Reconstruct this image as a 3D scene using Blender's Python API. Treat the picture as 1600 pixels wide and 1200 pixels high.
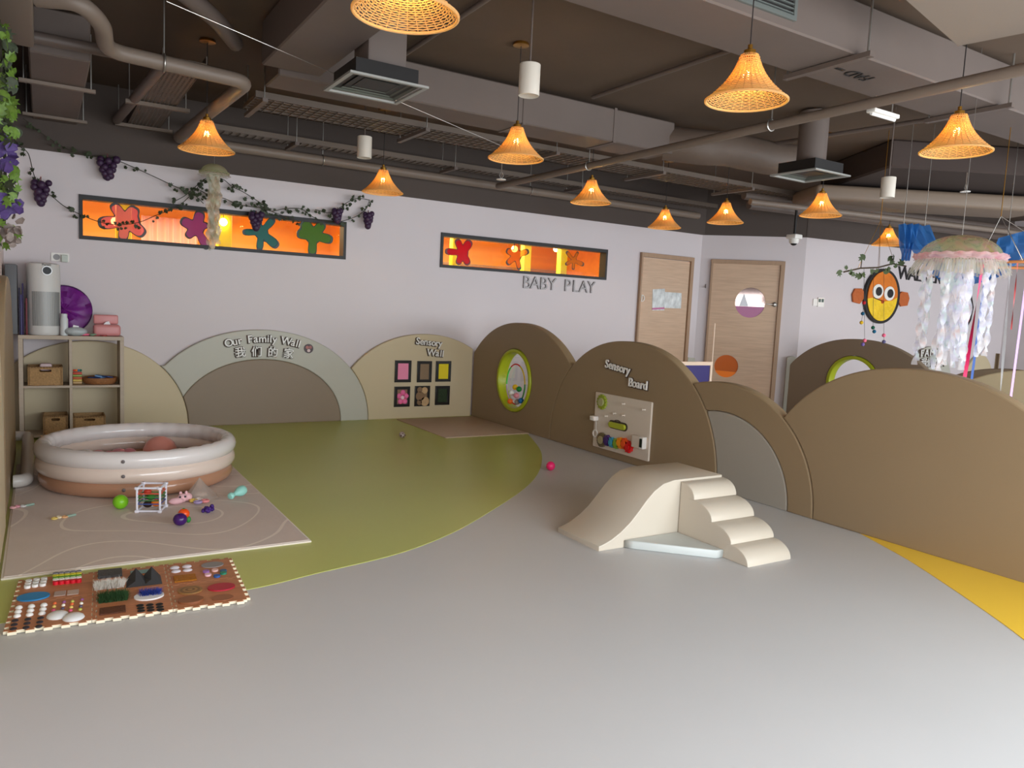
import bpy, bmesh, math, random
from math import pi, sin, cos, sqrt, atan2
from mathutils import Vector, Matrix
random.seed(7)
for o in list(bpy.data.objects): bpy.data.objects.remove(o)
SC = bpy.context.scene
COL = SC.collection
# ------------------------------------------------------------------ camera
F = 1180.48
CR = Vector((0.8498526, -0.52486239, 0.04764472))     # right
CD = Vector((-0.01192518, -0.10953212, -0.99391172))  # down
CF = Vector((0.52688551, 0.84411029, -0.09934524))    # forward
EYE = Vector((0, 0, 1.4))
cam = bpy.data.objects.new('camera', bpy.data.cameras.new('camera'))
COL.objects.link(cam)
cam.matrix_world = Matrix(((CR.x, -CD.x, -CF.x, 0), (CR.y, -CD.y, -CF.y, 0), (CR.z, -CD.z, -CF.z, 1.4), (0, 0, 0, 1)))
cam.data.sensor_width = 36; cam.data.lens = 36*F/1600; cam.data.clip_start = .05
SC.camera = cam
SC.view_settings.view_transform = 'Standard'; SC.view_settings.look = 'None'
SC.view_settings.gamma = 1; SC.view_settings.use_curve_mapping = False
SC.view_settings.exposure = 0.0
# ------------------------------------------------------------------ world and daylight
W = bpy.data.worlds.new('world'); SC.world = W; W.use_nodes = True
W.node_tree.nodes['Background'].inputs[0].default_value = (.9, .93, 1, 1)
W.node_tree.nodes['Background'].inputs[1].default_value = 0.55
def area(name, loc, rot, sx, sy, power, color):
    l = bpy.data.lights.new(name, 'AREA'); l.shape = 'RECTANGLE'; l.size = sx; l.size_y = sy
    l.energy = power; l.color = color
    o = bpy.data.objects.new(name, l); COL.objects.link(o); o.location = loc; o.rotation_euler = rot
    return o
# window daylight: a glazed front behind the camera, and one far to the right
area('window_daylight', (5.4, -1.25, 1.25), (math.radians(74), 0, 0), 11, 1.9, 640, (.86, .94, 1))
area('window_daylight_right', (13.2, -1.0, 1.4), (math.radians(80), 0, math.radians(20)), 6, 2.1, 340, (.86, .94, 1))
area('lamp_room_behind', (1.6, 9.7, 2.35), (0, 0, 0), 2.5, .8, 55, (1, .84, .46))
area('lamp_room_behind', (5.4, 9.7, 2.35), (0, 0, 0), 2.5, .8, 55, (1, .84, .46))

# ------------------------------------------------------------------ pixel -> real plane helpers
def ray(px, py): return CR*(px-800) + CD*(py-600) + CF*F
def onz(px, py, z=0.): d = ray(px, py); return EYE + d*((z-1.4)/d.z)
def ony(px, py, y): d = ray(px, py); return EYE + d*(y/d.y)
def onx(px, py, x): d = ray(px, py); return EYE + d*(x/d.x)
def atd(px, py, depth): return EYE + ray(px, py)*(depth/F)
def onp(px, py, fr):
    O = fr.translation; N = fr.col[2].to_3d(); d = ray(px, py)
    p = EYE + d*((O-EYE).dot(N)/d.dot(N)); q = p-O
    return (q.dot(fr.col[0].to_3d()), q.dot(fr.col[1].to_3d()))
def frame(O, U, N=None):
    U = Vector(U).normalized(); V = Vector((0, 0, 1)); Nn = U.cross(V)
    return Matrix(((U.x, V.x, Nn.x, O[0]), (U.y, V.y, Nn.y, O[1]), (U.z, V.z, Nn.z, O[2]), (0, 0, 0, 1)))

# ------------------------------------------------------------------ materials
MATS = {}
def srgb(r, g, b):
    f = lambda c: (c/255/12.92) if c/255 <= .04045 else ((c/255+.055)/1.055)**2.4
    return (f(r), f(g), f(b), 1)
def mat(name, col, rough=.6, metal=0, spec=.5, emit=None, es=0, alpha=1, trans=0, bump=0, bscale=20, var=0, vscale=3, coat=0, stretch=None, subs=0, ior=1.45):
    if name in MATS: return MATS[name]
    m = bpy.data.materials.new(name); m.use_nodes = True; MATS[name] = m
    nt = m.node_tree; b = nt.nodes['Principled BSDF']
    if len(col) == 3: col = srgb(*col)
    b.inputs['Base Color'].default_value = col
    b.inputs['Roughness'].default_value = rough; b.inputs['Metallic'].default_value = metal
    b.inputs['Specular IOR Level'].default_value = spec; b.inputs['Alpha'].default_value = alpha
    b.inputs['Transmission Weight'].default_value = trans; b.inputs['Coat Weight'].default_value = coat
    b.inputs['IOR'].default_value = ior
    if emit: b.inputs['Emission Color'].default_value = srgb(*emit); b.inputs['Emission Strength'].default_value = es
    tc = nt.nodes.new('ShaderNodeTexCoord'); src = tc.outputs['Object']
    if stretch:
        mp = nt.nodes.new('ShaderNodeMapping'); mp.inputs['Scale'].default_value = stretch
        nt.links.new(src, mp.inputs[0]); src = mp.outputs[0]
    if var:
        n = nt.nodes.new('ShaderNodeTexNoise'); n.inputs['Scale'].default_value = vscale; n.inputs['Detail'].default_value = 5
        nt.links.new(src, n.inputs['Vector'])
        r = nt.nodes.new('ShaderNodeMapRange'); r.inputs[1].default_value = .3; r.inputs[2].default_value = .7
        r.inputs[3].default_value = 1-var; r.inputs[4].default_value = 1+var
        nt.links.new(n.outputs[0], r.inputs[0])
        h = nt.nodes.new('ShaderNodeHueSaturation'); h.inputs['Color'].default_value = col
        nt.links.new(r.outputs[0], h.inputs['Value']); nt.links.new(h.outputs[0], b.inputs['Base Color'])
    if bump:
        n = nt.nodes.new('ShaderNodeTexNoise'); n.inputs['Scale'].default_value = bscale; n.inputs['Detail'].default_value = 4
        nt.links.new(src, n.inputs['Vector'])
        bp = nt.nodes.new('ShaderNodeBump'); bp.inputs['Strength'].default_value = bump; bp.inputs['Distance'].default_value = .01
        nt.links.new(n.outputs[0], bp.inputs['Height']); nt.links.new(bp.outputs[0], b.inputs['Normal'])
    return m
def see_through(name, col, mixf=.5, rough=.15, trl=None, stripes=None):
    """thin translucent sheet: transparent + tinted gloss / translucent"""
    if name in MATS: return MATS[name]
    m = bpy.data.materials.new(name); m.use_nodes = True; MATS[name] = m
    nt = m.node_tree; nt.nodes.clear(); out = nt.nodes.new('ShaderNodeOutputMaterial')
    c = srgb(*col)
    p = nt.nodes.new('ShaderNodeBsdfPrincipled'); p.inputs['Base Color'].default_value = c; p.inputs['Roughness'].default_value = rough
    t = nt.nodes.new('ShaderNodeBsdfTransparent'); t.inputs[0].default_value = tuple(.5+.5*x for x in c[:3])+(1,)
    tl = nt.nodes.new('ShaderNodeBsdfTranslucent'); tl.inputs[0].default_value = c
    mx = nt.nodes.new('ShaderNodeMixShader'); mx.inputs[0].default_value = .5
    nt.links.new(p.outputs[0], mx.inputs[1]); nt.links.new(tl.outputs[0], mx.inputs[2])
    m2 = nt.nodes.new('ShaderNodeMixShader'); m2.inputs[0].default_value = mixf
    nt.links.new(t.outputs[0], m2.inputs[1]); nt.links.new(mx.outputs[0], m2.inputs[2])
    nt.links.new(m2.outputs[0], out.inputs[0])
    if trl:   # iridescent film: colour drifts over the sheet
        tc = nt.nodes.new('ShaderNodeTexCoord'); n = nt.nodes.new('ShaderNodeTexNoise'); n.inputs['Scale'].default_value = 9
        nt.links.new(tc.outputs['Object'], n.inputs['Vector'])
        rp = nt.nodes.new('ShaderNodeValToRGB'); els = rp.color_ramp.elements
        els[0].position = .3; els[0].color = srgb(*trl[0]); els[1].position = .7; els[1].color = srgb(*trl[-1])
        for i, cc in enumerate(trl[1:-1]):
            e = els.new(.3+.4*(i+1)/(len(trl)-1)); e.color = srgb(*cc)
        nt.links.new(n.outputs[0], rp.inputs[0])
        nt.links.new(rp.outputs[0], p.inputs['Base Color']); nt.links.new(rp.outputs[0], tl.inputs[0])
    return m

M_WALL = mat('white_paint', (207, 196, 196), .55, bump=.02, bscale=60, var=.015, vscale=.8)
M_DARKWALL = mat('dark_wall_paint', (78, 67, 61), .8, bump=.05, bscale=30)
M_CEIL = mat('dark_ceiling_paint', (86, 69, 55), .75, bump=.15, bscale=6, var=.06, vscale=1.5)
M_DUCT = mat('duct_grey_paint', (98, 85, 78), .6, bump=.25, bscale=3.5, var=.05, vscale=2)
M_PIPE = mat('pipe_grey_paint', (98, 85, 78), .5, bump=.06, bscale=10)
M_PIPEL = mat('pipe_light_paint', (118, 103, 91), .5, bump=.06, bscale=10)
M_BULK = mat('bulkhead_paint', (128, 114, 102), .7, bump=.03)
M_TRAY = mat('tray_grey_metal', (96, 83, 73), .5, .3)
M_FLOOR = mat('grey_vinyl', (200, 199, 198), .42, spec=.5, bump=.02, bscale=3, var=.02, vscale=1)
M_GREEN = mat('green_vinyl', (186, 192, 98), .34, spec=.5, bump=.02, bscale=3, var=.02, vscale=1)
M_YELLOW = mat('yellow_vinyl', (250, 206, 66), .34, spec=.5, bump=.02, bscale=3)
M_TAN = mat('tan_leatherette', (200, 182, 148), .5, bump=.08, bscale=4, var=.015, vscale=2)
M_OLIVE_SHADE = mat('taupe_shade_leatherette', (145, 123, 94), .5, bump=.08, bscale=4, var=.015, vscale=2)  # divider pads: tan leatherette with their shade mixed into the base colour
M_GREYP = mat('grey_leatherette', (186, 182, 168), .5, bump=.08, bscale=4, var=.015, vscale=2)
M_BROWNP = mat('brown_leatherette', (140, 121, 100), .5, bump=.08, bscale=4, var=.015, vscale=2)
M_CREAM = mat('cream_leatherette', (202, 191, 174), .42, bump=.12, bscale=7, var=.01)
M_ICE = mat('pale_grey_leatherette', (196, 200, 196), .4, bump=.12, bscale=7)
M_SEAM = mat('dark_seam', (70, 58, 44), .7)
M_BLACK = mat('black_metal', (28, 24, 22), .5)
M_WOOD = mat('pale_door_wood', (196, 164, 136), .5, var=.09, vscale=5, stretch=(.6, .6, 9))
M_FRAMEW = mat('door_frame_wood', (164, 132, 104), .5, var=.06, vscale=5, stretch=(6, 6, .6))
M_CUB = mat('shelf_laminate', (178, 160, 140), .5, var=.04, vscale=6, stretch=(1, 1, 8))
M_BRASS = mat('brass', (190, 140, 60), .3, 1)
M_WHITE = mat('white_plastic', (232, 226, 218), .4)
M_STEEL = mat('galvanised_steel', (170, 165, 158), .35, .9)
M_CORD = mat('dark_cord', (38, 30, 28), .6)

# ------------------------------------------------------------------ mesh building
def link(o, parent=None):
    COL.objects.link(o)
    if parent is not None: o.parent = parent
    return o
def wloc(o):
    v = Vector((0, 0, 0))
    while o is not None: v = v + o.location; o = o.parent
    return v
class MB:
    def __init__(s): s.v = []; s.f = []; s.sm = []
    def add(s, vs, fs, smooth=True, M=None):
        n = len(s.v)
        s.v += [tuple((M @ Vector(v)) if M else v) for v in vs]
        s.f += [tuple(i+n for i in f) for f in fs]; s.sm += [smooth]*len(fs); return s
    def box(s, c, d, M=None):
        x, y, z = c; a, b, h = d[0]/2, d[1]/2, d[2]/2
        vs = [(x+i*a, y+j*b, z+k*h) for k in (-1, 1) for j in (-1, 1) for i in (-1, 1)]
        return s.add(vs, [(0, 2, 3, 1), (4, 5, 7, 6), (0, 1, 5, 4), (2, 6, 7, 3), (0, 4, 6, 2), (1, 3, 7, 5)], False, M)
    def rbox(s, c, d, r=.01, seg=2, M=None):
        bm = bmesh.new(); bmesh.ops.create_cube(bm, size=1)
        bmesh.ops.scale(bm, vec=d, verts=bm.verts)
        bmesh.ops.bevel(bm, geom=list(bm.edges), offset=min(r, min(d)*.49), segments=seg, profile=.5, affect='EDGES')
        bmesh.ops.translate(bm, vec=c, verts=bm.verts)
        bm.verts.index_update()
        s.add([tuple(v.co) for v in bm.verts], [tuple(v.index for v in f.verts) for f in bm.faces], True, M); bm.free(); return s
    def tube(s, pts, r, seg=8, closed=False, caps=True, M=None):
        pts = [Vector(p) for p in pts]; n = len(pts)
        rs = r if isinstance(r, (list, tuple)) else [r]*n
        vs = []; fs = []; ref = None
        for i in range(n):
            a = pts[i-1] if (i > 0 or closed) else pts[i]; b = pts[(i+1) % n] if (i < n-1 or closed) else pts[i]
            t = (b-a); t = t.normalized() if t.length > 1e-9 else Vector((0, 0, 1))
            if ref is None: ref = Vector((0, 0, 1)) if abs(t.z) < .9 else Vector((1, 0, 0))
            u = ref - t*ref.dot(t)
            if u.length < 1e-6: u = Vector((0, 1, 0))-t*t.y
            u.normalize(); w = t.cross(u); ref = u
            for k in range(seg):
                an = 2*pi*k/seg; vs.append(tuple(pts[i]+(u*cos(an)+w*sin(an))*rs[i]))
        m = n if closed else n-1
        for i in range(m):
            for k in range(seg):
                a = i*seg+k; b = i*seg+(k+1) % seg; c = ((i+1) % n)*seg+(k+1) % seg; d = ((i+1) % n)*seg+k
                fs.append((a, b, c, d))
        if caps and not closed: fs.append(tuple(range(seg-1, -1, -1))); fs.append(tuple((n-1)*seg+k for k in range(seg)))
        return s.add(vs, fs, True, M)
    def lathe(s, prof, seg=24, c=(0, 0, 0), M=None, caps=True):
        vs = []; fs = []
        for (r, z) in prof:
            for k in range(seg): an = 2*pi*k/seg; vs.append((c[0]+r*cos(an), c[1]+r*sin(an), c[2]+z))
        for i in range(len(prof)-1):
            for k in range(seg): fs.append((i*seg+k, i*seg+(k+1) % seg, (i+1)*seg+(k+1) % seg, (i+1)*seg+k))
        if caps:
            fs.append(tuple(range(seg-1, -1, -1))); fs.append(tuple((len(prof)-1)*seg+k for k in range(seg)))
        return s.add(vs, fs, True, M)
    def ball(s, c, r, seg=12, rings=8, M=None):
        r = r if isinstance(r, (tuple, list)) else (r, r, r)
        vs = [(c[0], c[1], c[2]-r[2])]; fs = []
        for i in range(1, rings):
            a = -pi/2+pi*i/rings
            for k in range(seg): b = 2*pi*k/seg; vs.append((c[0]+r[0]*cos(a)*cos(b), c[1]+r[1]*cos(a)*sin(b), c[2]+r[2]*sin(a)))
        vs.append((c[0], c[1], c[2]+r[2])); T = len(vs)-1
        for k in range(seg):
            fs.append((0, 1+(k+1) % seg, 1+k)); fs.append((T, T-seg+k, T-seg+(k+1) % seg))
        for i in range(rings-2):
            for k in range(seg): a = 1+i*seg; fs.append((a+k, a+(k+1) % seg, a+seg+(k+1) % seg, a+seg+k))
        return s.add(vs, fs, True, M)
    def torus(s, c, R, r, seg=32, sec=8, rz=None, M=None):
        return s.tube([(c[0]+R*cos(2*pi*i/seg), c[1]+(rz or R)*sin(2*pi*i/seg), c[2]) for i in range(seg)], r, sec, closed=True, M=M)
    def prism(s, poly, z0, z1, M=None):
        n = len(poly); vs = [(x, y, z0) for x, y in poly]+[(x, y, z1) for x, y in poly]
        s.add(vs, [tuple(range(n-1, -1, -1)), tuple(range(n, 2*n))], False, M)
        s.f += [tuple(len(s.v)-2*n+q for q in (i, (i+1) % n, n+(i+1) % n, n+i)) for i in range(n)]; s.sm += [False]*n
        return s
    def build(s, name, m, parent=None, label=None, cat=None, group=None, kind=None, world=False, origin=True, autosm=35):
        me = bpy.data.meshes.new(name)
        off = Vector((0, 0, 0))
        if parent is None and origin:
            xs = [v[0] for v in s.v]; ys = [v[1] for v in s.v]; zs = [v[2] for v in s.v]
            off = Vector(((min(xs)+max(xs))/2, (min(ys)+max(ys))/2, min(zs)))
        elif parent is not None and world: off = wloc(parent)
        me.from_pydata([tuple(Vector(v)-off) for v in s.v], [], s.f); me.update()
        me.polygons.foreach_set('use_smooth', s.sm)
        me.materials.append(m)
        o = bpy.data.objects.new(name, me); link(o, parent)
        if parent is None: o.location = off
        if any(s.sm): sharp(me, autosm)
        return props(o, label, cat, group, kind)
def sharp(me, deg):
    try: me.set_sharp_from_angle(angle=math.radians(deg))
    except Exception: pass
def props(o, label=None, cat=None, group=None, kind=None):
    for k, v in (('label', label), ('category', cat), ('group', group), ('kind', kind)):
        if v: o[k] = v
    return o
def T(name, label, cat, loc=(0, 0, 0), rz=0, group=None, kind=None):
    o = bpy.data.objects.new(name, None); o.empty_display_size = .05; link(o)
    o.location = loc; o.rotation_euler = (0, 0, rz)
    return props(o, label, cat, group, kind)
def dup(o, parent=None):
    c = o.copy(); link(c)
    if parent is not None: c.parent = parent
    for ch in o.children: dup(ch, c)
    return c
def curve_mesh(splines, t, bev, text=None, size=.1, font_off=0, res=6):
    if text is None:
        cu = bpy.data.curves.new('c', 'CURVE'); cu.dimensions = '2D'
        for sp in splines:
            p = cu.splines.new('POLY'); p.points.add(len(sp)-1)
            for i, (x, y) in enumerate(sp): p.points[i].co = (x, y, 0, 1)
            p.use_cyclic_u = True
    else:
        cu = bpy.data.curves.new('c', 'FONT'); cu.body = text; cu.size = size; cu.align_x = 'CENTER'; cu.align_y = 'CENTER'; cu.resolution_u = 3
    cu.fill_mode = 'BOTH' if t > 0 else 'FRONT'
    cu.bevel_depth = bev; cu.bevel_resolution = 1; cu.extrude = max(0, t/2-bev); cu.offset = font_off-(bev if text is None else bev*.6)
    o = bpy.data.objects.new('c', cu); COL.objects.link(o)
    dg = bpy.context.evaluated_depsgraph_get()
    me = bpy.data.meshes.new_from_object(o.evaluated_get(dg))
    bpy.data.objects.remove(o); bpy.data.curves.remove(cu)
    return me
def solid(name, splines, m, fr, t=.05, bev=0, n0=0, parent=None, label=None, cat=None, group=None, kind=None, text=None, size=.1, off=0, at=(0, 0), rot=0, smooth=False):
    """outline(s) in the (u,v) plane of a frame, as a slab from n0 to n0+t along its normal"""
    me = curve_mesh(splines, t, bev, text, size, off)
    me.name = name
    tr = Matrix.Translation((at[0], at[1], n0+t/2)) @ Matrix.Rotation(rot, 4, 'Z')
    me.transform(fr @ tr)
    if parent is None:
        if len(me.vertices):
            xs = [v.co.x for v in me.vertices]; ys = [v.co.y for v in me.vertices]; zs = [v.co.z for v in me.vertices]
            o_ = Vector(((min(xs)+max(xs))/2, (min(ys)+max(ys))/2, min(zs)))
        else: o_ = Vector((0, 0, 0))
    else: o_ = wloc(parent)
    me.transform(Matrix.Translation(-o_))
    me.materials.clear(); me.materials.append(m)
    for p in me.polygons: p.use_smooth = True
    sharp(me, 40)
    o = bpy.data.objects.new(name, me); link(o, parent)
    if parent is None: o.location = o_
    return props(o, label, cat, group, kind)
def ell(cx, cy, a, b, n=40, ph=0): return [(cx+a*cos(2*pi*i/n+ph), cy+b*sin(2*pi*i/n+ph)) for i in range(n)]
def rrect(x0, y0, x1, y1, r=.01, n=4):
    P = []
    for cx, cy, a in ((x1-r, y1-r, 0), (x0+r, y1-r, pi/2), (x0+r, y0+r, pi), (x1-r, y0+r, 1.5*pi)):
        for i in range(n+1): P.append((cx+r*cos(a+pi/2*i/n), cy+r*sin(a+pi/2*i/n)))
    return P
def rect(x0, y0, x1, y1): return [(x0, y0), (x1, y0), (x1, y1), (x0, y1)]
FB = frame((0, 8.5, 0), (1, 0, 0))          # back wall, u = x
FD = frame((4.77, 0, 0), (0, -1, 0))        # long padded divider, u = -y, front n = .10
C1 = Vector((8.62, 8.5, 0)); C2 = Vector((9.69, 7.43, 0)); C3 = Vector((14.55, 6.87, 0))
F2 = frame(C1, C2-C1); F3 = frame(C2, C3-C2)
FL = frame((-.3, 0, 0), (0, 1, 0))          # left wall, u = y
FBF = frame((0, 8.44, 0), (1, 0, 0)); FDF = frame((4.665, 0, 0), (0, -1, 0))
HW = 2.66; HC = 3.34

# ================================================================== STRUCTURE
def struct(mb, name, m, **k): return mb.build(name, m, kind='structure', **k)
fl = struct(MB().box((7, 2.7, -.05), (15.2, 13.2, .1)), 'floor', M_FLOOR, origin=False)
# green inlay: rounded zone reaching the back wall
gp = [onz(*p) for p in ((385, 922), (500, 895), (620, 866), (700, 836), (760, 803), (820, 763), (843, 735), (846, 708), (833, 688))]
def smooth_path(P, n=8):
    P = [Vector(p) for p in P]; out = []
    for i in range(len(P)-1):
        a = P[i-1] if i else P[i]*2-P[i+1]; b = P[i]; c = P[i+1]; d = P[i+2] if i+2 < len(P) else P[i+1]*2-P[i]
        for k in range(n):
            t = k/n; out.append(.5*((2*b)+(c-a)*t+(2*a-5*b+4*c-d)*t*t+(3*b-a-3*c+d)*t**3))
    out.append(P[-1]); return out
gpath = [(-.28, 3.34), (.25, 3.42)]
arc = smooth_path([(-.28, 3.66, 0), (.3, 3.62, 0)]+[tuple(p) for p in gp]+[(4.72, 7.25, 0)], 6)
poly = [(p.x, p.y) for p in arc]+[(4.72, 8.5), (-.28, 8.5)]
MB().prism(poly, -.02, .0025).build('green_inlay', M_GREEN, fl, world=True)
yp = smooth_path([(4.72, 3.05, 0), onz(1385, 856), onz(1430, 882), onz(1520, 942), onz(1600, 1000), onz(1680, 1070)], 5)
MB().prism([(p.x, p.y) for p in yp]+[(4.72, .6)], -.02, .0025).build('yellow_inlay', M_YELLOW, fl, world=True)
struct(MB().box((7, 2.7, HC+.05), (15.2, 13.2, .1)), 'ceiling', M_CEIL, origin=False)
# back wall with two window openings
WN = [(.308, 1.868, 2.966, 2.292), (4.173, 1.863, 6.783, 2.288)]
wb = MB()
def wallrect(mb, x0, x1, z0, z1, y=8.5, t=.16): mb.box(((x0+x1)/2, y+t/2, (z0+z1)/2), (x1-x0, t, z1-z0))
wallrect(wb, -.3, 8.62, 0, 1.868); wallrect(wb, -.3, 8.62, 2.29, HW)
for a, b in ((-.3, .308), (2.966, 4.173), (6.783, 8.62)): wallrect(wb, a, b, 1.868, 2.29)
struct(wb, 'wall_back', M_WALL, origin=False)
MB().box((4.16, 8.57, (HW+HC)/2), (8.95, .2, HC-HW)).build('wall_back_upper', M_DARKWALL, kind='structure')
def wallseg(name, A, B, z0, z1, m, t=.15, over=.0):
    fr = frame((A.x, A.y, 0), B-A); L = (B-A).length
    b = MB(); b.box((L/2, (z0+z1)/2, -t/2), (L+over, z1-z0, t), M=fr)
    return struct(b, name, m)
wallseg('wall_diagonal', C1, C2, 0, HW, M_WALL); wallseg('wall_right', C2, C3, 0, HW, M_WALL)
wallseg('wall_diagonal_upper', C1, C2, HW, HC, M_DARKWALL, .16, .02); wallseg('wall_right_upper', C2, C3, HW, HC, M_DARKWALL, .16, .02)
struct(MB().box((14.6, 2.3, HC/2), (.15, 9.2, HC)), 'wall_far_right', M_WALL)
M_LWALL = mat('pink_white_paint', (226, 205, 196), .55, bump=.02, bscale=60)
struct(MB().box((-.375, 2.4, HW/2), (.15, 12.4, HW)), 'wall_left', M_LWALL)
struct(MB().box((-.375, 2.4, (HW+HC)/2), (.17, 12.4, HC-HW)), 'wall_left_upper', M_DARKWALL)
# glazed front behind the camera: sill, piers and lintel
wf = MB(); wf.box((7, -1.5, .1), (15.2, .15, .2)); wf.box((7, -1.5, 2.97), (15.2, .15, .74))
for x in (-.3, 3.4, 7.1, 10.8, 14.5): wf.box((x, -1.5, 1.4), (.3, .15, 2.5))
struct(wf, 'wall_front', M_WALL)

# ------------------------------------------------------------------ windows and the orange room behind them
M_GLASS = see_through('window_glass', (235, 240, 240), .0)
M_GLASS.node_tree.nodes.clear()
_nt = M_GLASS.node_tree; _o = _nt.nodes.new('ShaderNodeOutputMaterial'); _t = _nt.nodes.new('ShaderNodeBsdfTransparent')
_g = _nt.nodes.new('ShaderNodeBsdfGlossy'); _g.inputs['Roughness'].default_value = .02
_lw = _nt.nodes.new('ShaderNodeLayerWeight'); _lw.inputs[0].default_value = .25; _f = _nt.nodes.new('ShaderNodeMath'); _f.operation = 'MULTIPLY_ADD'; _f.inputs[1].default_value = .25; _f.inputs[2].default_value = .03; _nt.links.new(_lw.outputs['Facing'], _f.inputs[0]); _m = _nt.nodes.new('ShaderNodeMixShader')
_nt.links.new(_f.outputs[0], _m.inputs[0]); _nt.links.new(_t.outputs[0], _m.inputs[1]); _nt.links.new(_g.outputs[0], _m.inputs[2]); _nt.links.new(_m.outputs[0], _o.inputs[0])
for i, (x0, z0, x1, z1) in enumerate(WN):
    w = T('window_%d' % (i+1), None, None, ((x0+x1)/2, 8.5, z0), kind='structure')
    t = .045; f = MB()
    for a, b, c, d in ((x0, x1, z0, z0+t*.8), (x0, x1, z1-t, z1), (x0, x0+t*.7, z0+t*.8, z1-t), (x1-t*.7, x1, z0+t*.8, z1-t)):
        f.box(((a+b)/2, 8.55, (c+d)/2), (b-a, .14, d-c))
    f.build('window_frame', M_BLACK, w, world=True)
    MB().box(((x0+x1)/2, 8.56, (z0+z1)/2), (x1-x0-.05, .008, z1-z0-.05)).build('window_pane', M_GLASS, w, world=True)
M_OR = mat('apricot_paint', (250, 188, 90), .7, var=.03, vscale=2)
M_ORW = mat('orange_panel_wood', (240, 166, 74), .5, var=.08, vscale=3, stretch=(.4, 4, 4))
M_YC = mat('yellow_column_paint', (255, 246, 60), .5)
rb = MB(); rb.box((1.6, 10.9, 1.35), (4.0, .1, 2.7)); rb.box((-.45, 9.75, 1.35), (.1, 2.2, 2.7)); rb.box((3.6, 9.75, 1.35), (.1, 2.2, 2.7)); struct(rb, 'wall_playroom_left', M_OR)
rb = MB(); rb.box((5.7, 10.9, 1.35), (4.2, .1, 2.7)); rb.box((7.75, 9.75, 1.35), (.1, 2.2, 2.7)); struct(rb, 'wall_playroom_right', M_ORW)
struct(MB().box((3.65, 9.75, 2.66), (8.3, 2.2, .08)), 'ceiling_playroom', M_OR)
struct(MB().box((3.65, 9.75, .04), (8.3, 2.2, .08)), 'floor_playroom', M_OR)
tr = MB(); tr.box((5.7, 10.82, 2.06), (4.1, .06, .035)); struct(tr, 'trim_1', M_FRAMEW)
struct(MB().box((5.7, 10.83, 1.0), (4.1, .03, 1.9)), 'reflection_strip', mat('reflection_white', (250, 240, 225), .5))  # white panel added as a painted reflection along the shorter window's bottom
M_PINKC = mat('pink_curtain', (240, 190, 190), .8)
cv = MB(); P = []
x = 1.05
while x < 1.72: P.append((x, 10.55+.03*sin(x*70))); x += .012
cv.add([(a, b, z) for (a, b) in P for z in (.1, 2.33)], [(2*i, 2*i+2, 2*i+3, 2*i+1) for i in range(len(P)-1)])
cv.build('curtain', M_PINKC, label='pleated pink curtain seen through the left strip window', cat='curtain')
for px, nm in ((193, 'yellow column behind the pink blot at the left of the long window'), (350, 'yellow column behind the small jellyfish in the long window')):
    p = ony(px, 350, 9.3); MB().rbox((p.x, 9.3, 1.35), (.15, .15, 2.58), .015).build('column', M_YC, label=nm, cat='column')
for px, nm in ((711, 'yellow column behind the red blot in the shorter window'), (822, 'yellow column in the middle of the shorter window'), (879, 'yellow column near the right end of the shorter window')):
    p = ony(px, 390, 9.3); MB().rbox((p.x, 9.3, 1.35), (.12, .12, 2.58), .015).build('column', M_YC, label=nm, cat='column')
M_BULB = mat('lit_bulb', (255, 190, 90), .5, emit=(255, 216, 132), es=130)
M_BULB2 = mat('lit_playroom_bulb', (255, 200, 110), .5, emit=(255, 205, 120), es=14)
for px, py, y, nm in ((180, 346, 9.6, 'glowing round bulb behind the pink flower blot'), (349, 347, 9.2, 'glowing round bulb behind the small jellyfish'),
                      (804, 389, 9.0, 'glowing round bulb behind the clear star blot'), (869, 389, 9.6, 'faint round bulb high behind the short window near its yellow columns')):
    p = ony(px, py, y)
    t = T('pendant_bulb', nm, 'lamp', p)
    MB().ball((0, 0, 0), .045).build('bulb', M_BULB2, t)
    MB().tube([(0, 0, .04), (0, 0, 2.6-p.z)], .004, 6).build('cord', M_CORD, t)

# ------------------------------------------------------------------ blot stickers on the windows
def blot(lobes, r0, n=90):
    out = []
    for i in range(n):
        a = 2*pi*i/n; r = r0
        for (la, L, w) in lobes:
            d = (math.degrees(a)-la+180) % 360-180; r += 1.12*L*math.exp(-(abs(d)/w)**3.4)
        out.append((r*cos(a), r*sin(a)))
    return out
def sticker(px, py, lobes, r0, col, label, mix=.85, outl=(40, 32, 30), rot=0):
    u, v = onp(px, py, FB); t = T('blot_sticker', label, 'sticker', (u, 8.5, v))
    o = blot(lobes, r0); cin = [(x*.88, y*.88) for x, y in o]
    solid('outline', [o, cin], mat('blot_outline_%d_%d_%d' % outl, outl, .35), FB, .012, .002, 0, t, at=(u, v))
    solid('face', [cin], see_through('blot_%d_%d_%d' % col, col, mix, .12), FB, .010, .0015, 0, t, at=(u, v), label=None)
S5 = lambda L, w, a0: [(a0+72*i, L, w) for i in range(5)]
sticker(196, 346, [(60, .07, 24), (125, .09, 22), (190, .13, 24), (262, .09, 20), (325, .10, 24), (15, .03, 30)], .10, (240, 150, 165), 'pink transparent flower blot in the long window', .45)
sticker(306, 356, [(75, .09, 26), (155, .07, 28), (300, .14, 18), (230, .05, 24), (20, .04, 20)], .085, (178, 96, 168), 'mauve blot left of the small jellyfish', .8)
sticker(408, 363, [(115, .15, 21), (50, .12, 18), (185, .11, 17), (265, .11, 18), (322, .14, 22)], .075, (74, 140, 136), 'teal splash blot with five arms', .95, (30, 46, 52))
sticker(489, 368, [(52, .09, 25), (128, .09, 28), (180, .08, 24), (268, .12, 20), (352, .12, 22)], .095, (104, 150, 62), 'green splash blot at the long window right end', .95, (30, 50, 36))
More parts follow.
